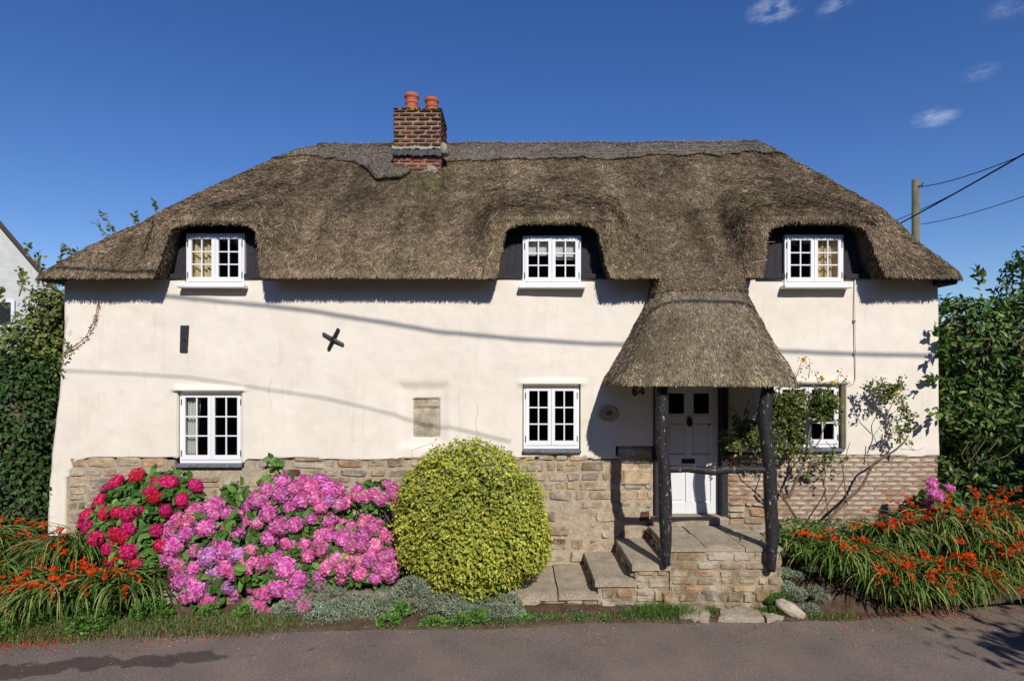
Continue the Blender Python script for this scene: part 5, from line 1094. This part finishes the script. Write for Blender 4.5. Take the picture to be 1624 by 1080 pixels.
# --- ground cover along the foot of the low wall (all uncountable: stuff)
def cover(name, label, cat, region, n_, size, tm, pal, h=.05, m_='leaf_dull', up=.8, dens=None):
    """region: list of (x, y, z, rx, ry, rz) pads"""
    b = MB(); a = np.array([q[3]*max(q[4], q[5]) for q in region]); a /= a.sum()
    for q, w_ in zip(region, a):
        k = int(n_*w_); d = unit(rng.normal(size=(k, 3))); d[:, 2] = np.abs(d[:, 2]); d[:, 1] -= .3*(rng.random(k)); p = np.array(q[:3])+d*np.array(q[3:])*rng.uniform(.82, 1.05, (k, 1))*(1+.2*fbm((np.array(q[:3])+d*np.array(q[3:]))*6)[:, None])
        leafset(b, p, unit(rng.normal(0, .7, (k, 3))+d*.8+[0, 0, up]), unit(rng.normal(size=(k, 3))+[0, -.6, .5]), rng.uniform(*size, k), tm, pick(pal, k)*(1+.5*fbm(p*5)[:, None]))
    return tag(b.build(name, M[m_]), label, cat, kind='stuff')
SV = [(.34, .41, .34), (.42, .48, .41), (.26, .34, .25), (.17, .25, .13), (.32, .27, .17), (.12, .2, .07)]
reg = [(x+.08*rng.normal(), -1.52+.09*rng.normal(), -.14+.10*rng.normal(), .20+.1*rng.random(), .17, .20+.07*rng.normal()) for x in np.arange(-2.7, .0, .105)]
cover('silver_ground_cover', 'silvery-leaved ground cover draped over the low wall below the golden bush', 'ground cover', reg, 30000, (.022, .045), T_N, SV)
cover('silver_ground_cover', 'small silvery patch beside the pale boulder right of the platform', 'ground cover', [(3.55+.5*rng.random(), -1.5+.45*k_/14, -.16+.42*k_/14+.04*rng.normal(), .10, .09, .07) for k_ in range(15)], 6500, (.02, .04), T_N, SV)
GR = [(.08, .17, .025), (.11, .22, .035), (.06, .12, .02), (.16, .24, .06)]
def grass(name, label, lst, pal=GR):
    b = MB()
    for (x, y, rx, ry, n_, L_) in lst:
        bs = np.stack([x+rng.normal(0, rx*.5, n_), y+rng.normal(0, ry*.5, n_), np.zeros(n_)], -1); bs[:, 1] = np.maximum(bs[:, 1], edge_y(bs[:, 0])-.12); bs[:, 2] = ground_z(bs[:, 0], bs[:, 1])
        strap(b, bs, rng.uniform(0, 2*np.pi, n_), rng.uniform(.5, 1.2, n_)*L_, rng.uniform(.004, .008, n_), R(85)+rng.normal(0, .2, n_), R(rng.uniform(-50, 50, n_)), pal, seg=7)
    return tag(b.build(name, M['leaf']), label, 'grass', kind='stuff')
grass('grass_tuft', 'bright green grass tuft at the road edge in front of the steps', [(1.88, -1.50, .38, .13, 1500, .16), (1.62, -1.55, .2, .08, 350, .10)])
vg = [(x, float(edge_y(x))+.10+.16*k, .35, .16, int(260+260*rng.random()), (.09+.09*rng.random())*(1 if x < -5 else .7)+.03*k) for x in np.arange(-8.6, -2.6, .30) for k in (0, 1)]
grass('verge_grass', 'rough grass strip along the road edge below the left flowers', vg, [(.09, .15, .03), (.13, .19, .05), (.24, .20, .09), (.07, .12, .025), (.17, .24, .06), (.28, .22, .12)])
grass('weed_tuft', 'scattered grass and weeds at the foot of the steps and slabs', [(.35, -1.58, .5, .06, 330, .06), (.95, -1.58, .4, .05, 250, .07), (2.52, -1.45, .08, .1, 160, .09), (3.22, -1.42, .2, .08, 260, .08), (4.0, -1.55, .3, .08, 260, .08), (-.1, -1.72, .3, .06, 200, .07)])
WD = [(.08, .18, .03), (.11, .24, .04), (.15, .27, .06)]
cover('leafy_weeds', 'bright leafy weeds along the foot of the verge', 'weeds', [(x, float(edge_y(x))+.16, -.16, .22, .12, .16) for x in (-8.3, -7.9, -7.6, -7.3, -7.0, -6.7, -6.3, -5.9, -5.0)]+[(x, float(edge_y(x))+.38, -.08, .25, .14, .22) for x in (-8.0, -7.4, -6.8, -6.2, -5.6, -5.0, -4.4)]+[(-1.5, -1.76, -.17, .14, .09, .12), (-1.36, -1.66, -.08, .10, .08, .14), (-.95, -1.76, -.17, .16, .07, .09), (-.62, -1.77, -.16, .13, .08, .12), (-.42, -1.70, -.13, .12, .1, .13), (.45, -1.60, -.19, .10, .05, .05), (.8, -1.6, -.19, .12, .05, .04), (1.15, -1.60, -.19, .10, .05, .05), (.15, -1.62, -.18, .16, .06, .06), (-3.3, -1.6, -.12, .14, .12, .12), (-3.75, -1.6, -.12, .12, .1, .14)], 17000, (.025, .055), T_S, WD, m_='leaf')
cover('moss_cushion', 'mossy green cushion above the pale boulder', 'moss', [(3.42, -1.33, -.05, .17, .12, .10), (3.35, -1.45, -.14, .10, .1, .1)], 4200, (.012, .026), T_S, [(.07, .15, .02), (.10, .19, .03)], m_='leaf')
# fallen petals
b = MB()
for (x0_, x1_, k, d0) in [(-8.2, -3.0, 520, .10), (-6.9, -5.0, 420, .05), (3.9, 7.2, 330, .12), (4.6, 5.9, 200, .05), (-3, 4, 14, .3), (-8.2, -3.4, 260, .3)]:
    x = rng.uniform(x0_, x1_, k); y = edge_y(x)+rng.normal(-.02, d0, k); z = np.where(y < edge_y(x), -.188, ground_z(x, y)+.02); p = np.stack([x, y, z], -1)
    leafset(b, p, unit(rng.normal(size=(k, 3))*[1, 1, .2]), unit(rng.normal(0, .3, (k, 3))+[0, 0, 1]), rng.uniform(.018, .04, k), T_S, pick(FLW, k, .7, 1.1))
tag(b.build('fallen_petals', M['petal']), 'fallen orange petals strewn along the road edge', 'petals', kind='stuff')

# --- lane surface: cracks and grit
def crack(pts, w_, name='road_crack'):
    pts = np.array(pts); d = np.concatenate([[0], np.cumsum(np.linalg.norm(np.diff(pts, axis=0), axis=1))]); q = np.linspace(0, d[-1], int(d[-1]/.04)+2)
    P = np.stack([np.interp(q, d, pts[:, k]) for k in (0, 1)], -1)+.035*np.stack([fbm(np.stack([q*1.5, q*0, q*0], -1)), fbm(np.stack([q*1.5, q*0+9, q*0], -1))], -1)+.006*rng.normal(size=(len(q), 2))
    ww = w_*(.35+.9*rng.random(len(q)))[:, None]; n_ = np.array([0, 1.]); G = np.zeros((len(q), 2, 3)); G[:, 0, :2] = P-n_*ww/2; G[:, 1, :2] = P+n_*ww/2
    G[..., 2] = -.2+.012*fbm(np.concatenate([G[..., :2]*.9, 0*G[..., :1]-.18], -1))*1+.006; b = MB(); b.grid(G, c=(1, 1, 1)); o = b.build(name, M['crack_dark']); return tag(o, kind='structure')
mat('crack_dark', (.045, .034, .028), 1)
def RP(px, py): d = 3.1*F/(py-HY); return ((px-CX)*d/F, d-CD)
crack([RP(*p) for p in ((500, 1022), (640, 1018), (700, 1022), (722, 1030), (830, 1028), (900, 1010), (955, 990), (972, 980))], .014)
crack([RP(*p) for p in ((1290, 985), (1360, 1000), (1400, 1030), (1450, 1075))], .010)
b = MB(); k = 4200; x = np.concatenate([rng.uniform(-9, 8, 2600), rng.uniform(-.3, 3.6, 1600)]); y = edge_y(x)+.05-np.abs(rng.normal(0, .35, k)); y[2600:] = edge_y(x[2600:])+rng.uniform(0, .3, 1600); z = np.where(y < edge_y(x), -.196, ground_z(x, y)+.01)
leafset(b, np.stack([x, y, z+.008], -1), unit(rng.normal(size=(k, 3))*[1, 1, .3]), unit(rng.normal(0, .5, (k, 3))+[0, 0, 1]), rng.uniform(.008, .022, k), (T_S[0]*np.array([1, 1.6, 3]), T_S[1], None), pick([(.3, .25, .2), (.2, .16, .12), (.42, .38, .32), (.12, .09, .06), (.22, .15, .06)], k))
tag(b.build('grit', M['leaf_dull']), 'loose grit and bits of dry leaf along the edge of the lane', 'grit', kind='stuff')

# hairline cracks in the render
for pts in ([(757, 640), (758, 655), (754, 668), (757, 684), (756, 700)], [(690, 700), (652, 714), (655, 728)], [(430, 600), (425, 622), (432, 650)], [(1090, 700), (1060, 0)][:0]):
    if pts:
        b = MB(); b.tube([W(x_, y_, -.022)+np.array([0, float(wall_y(np.array((x_-CX)/105), np.array(CZ-(y_-HY)/105)))+.018, 0]) for x_, y_ in pts], .0022, 4); b.build('plaster_crack', M['mortar'], house)
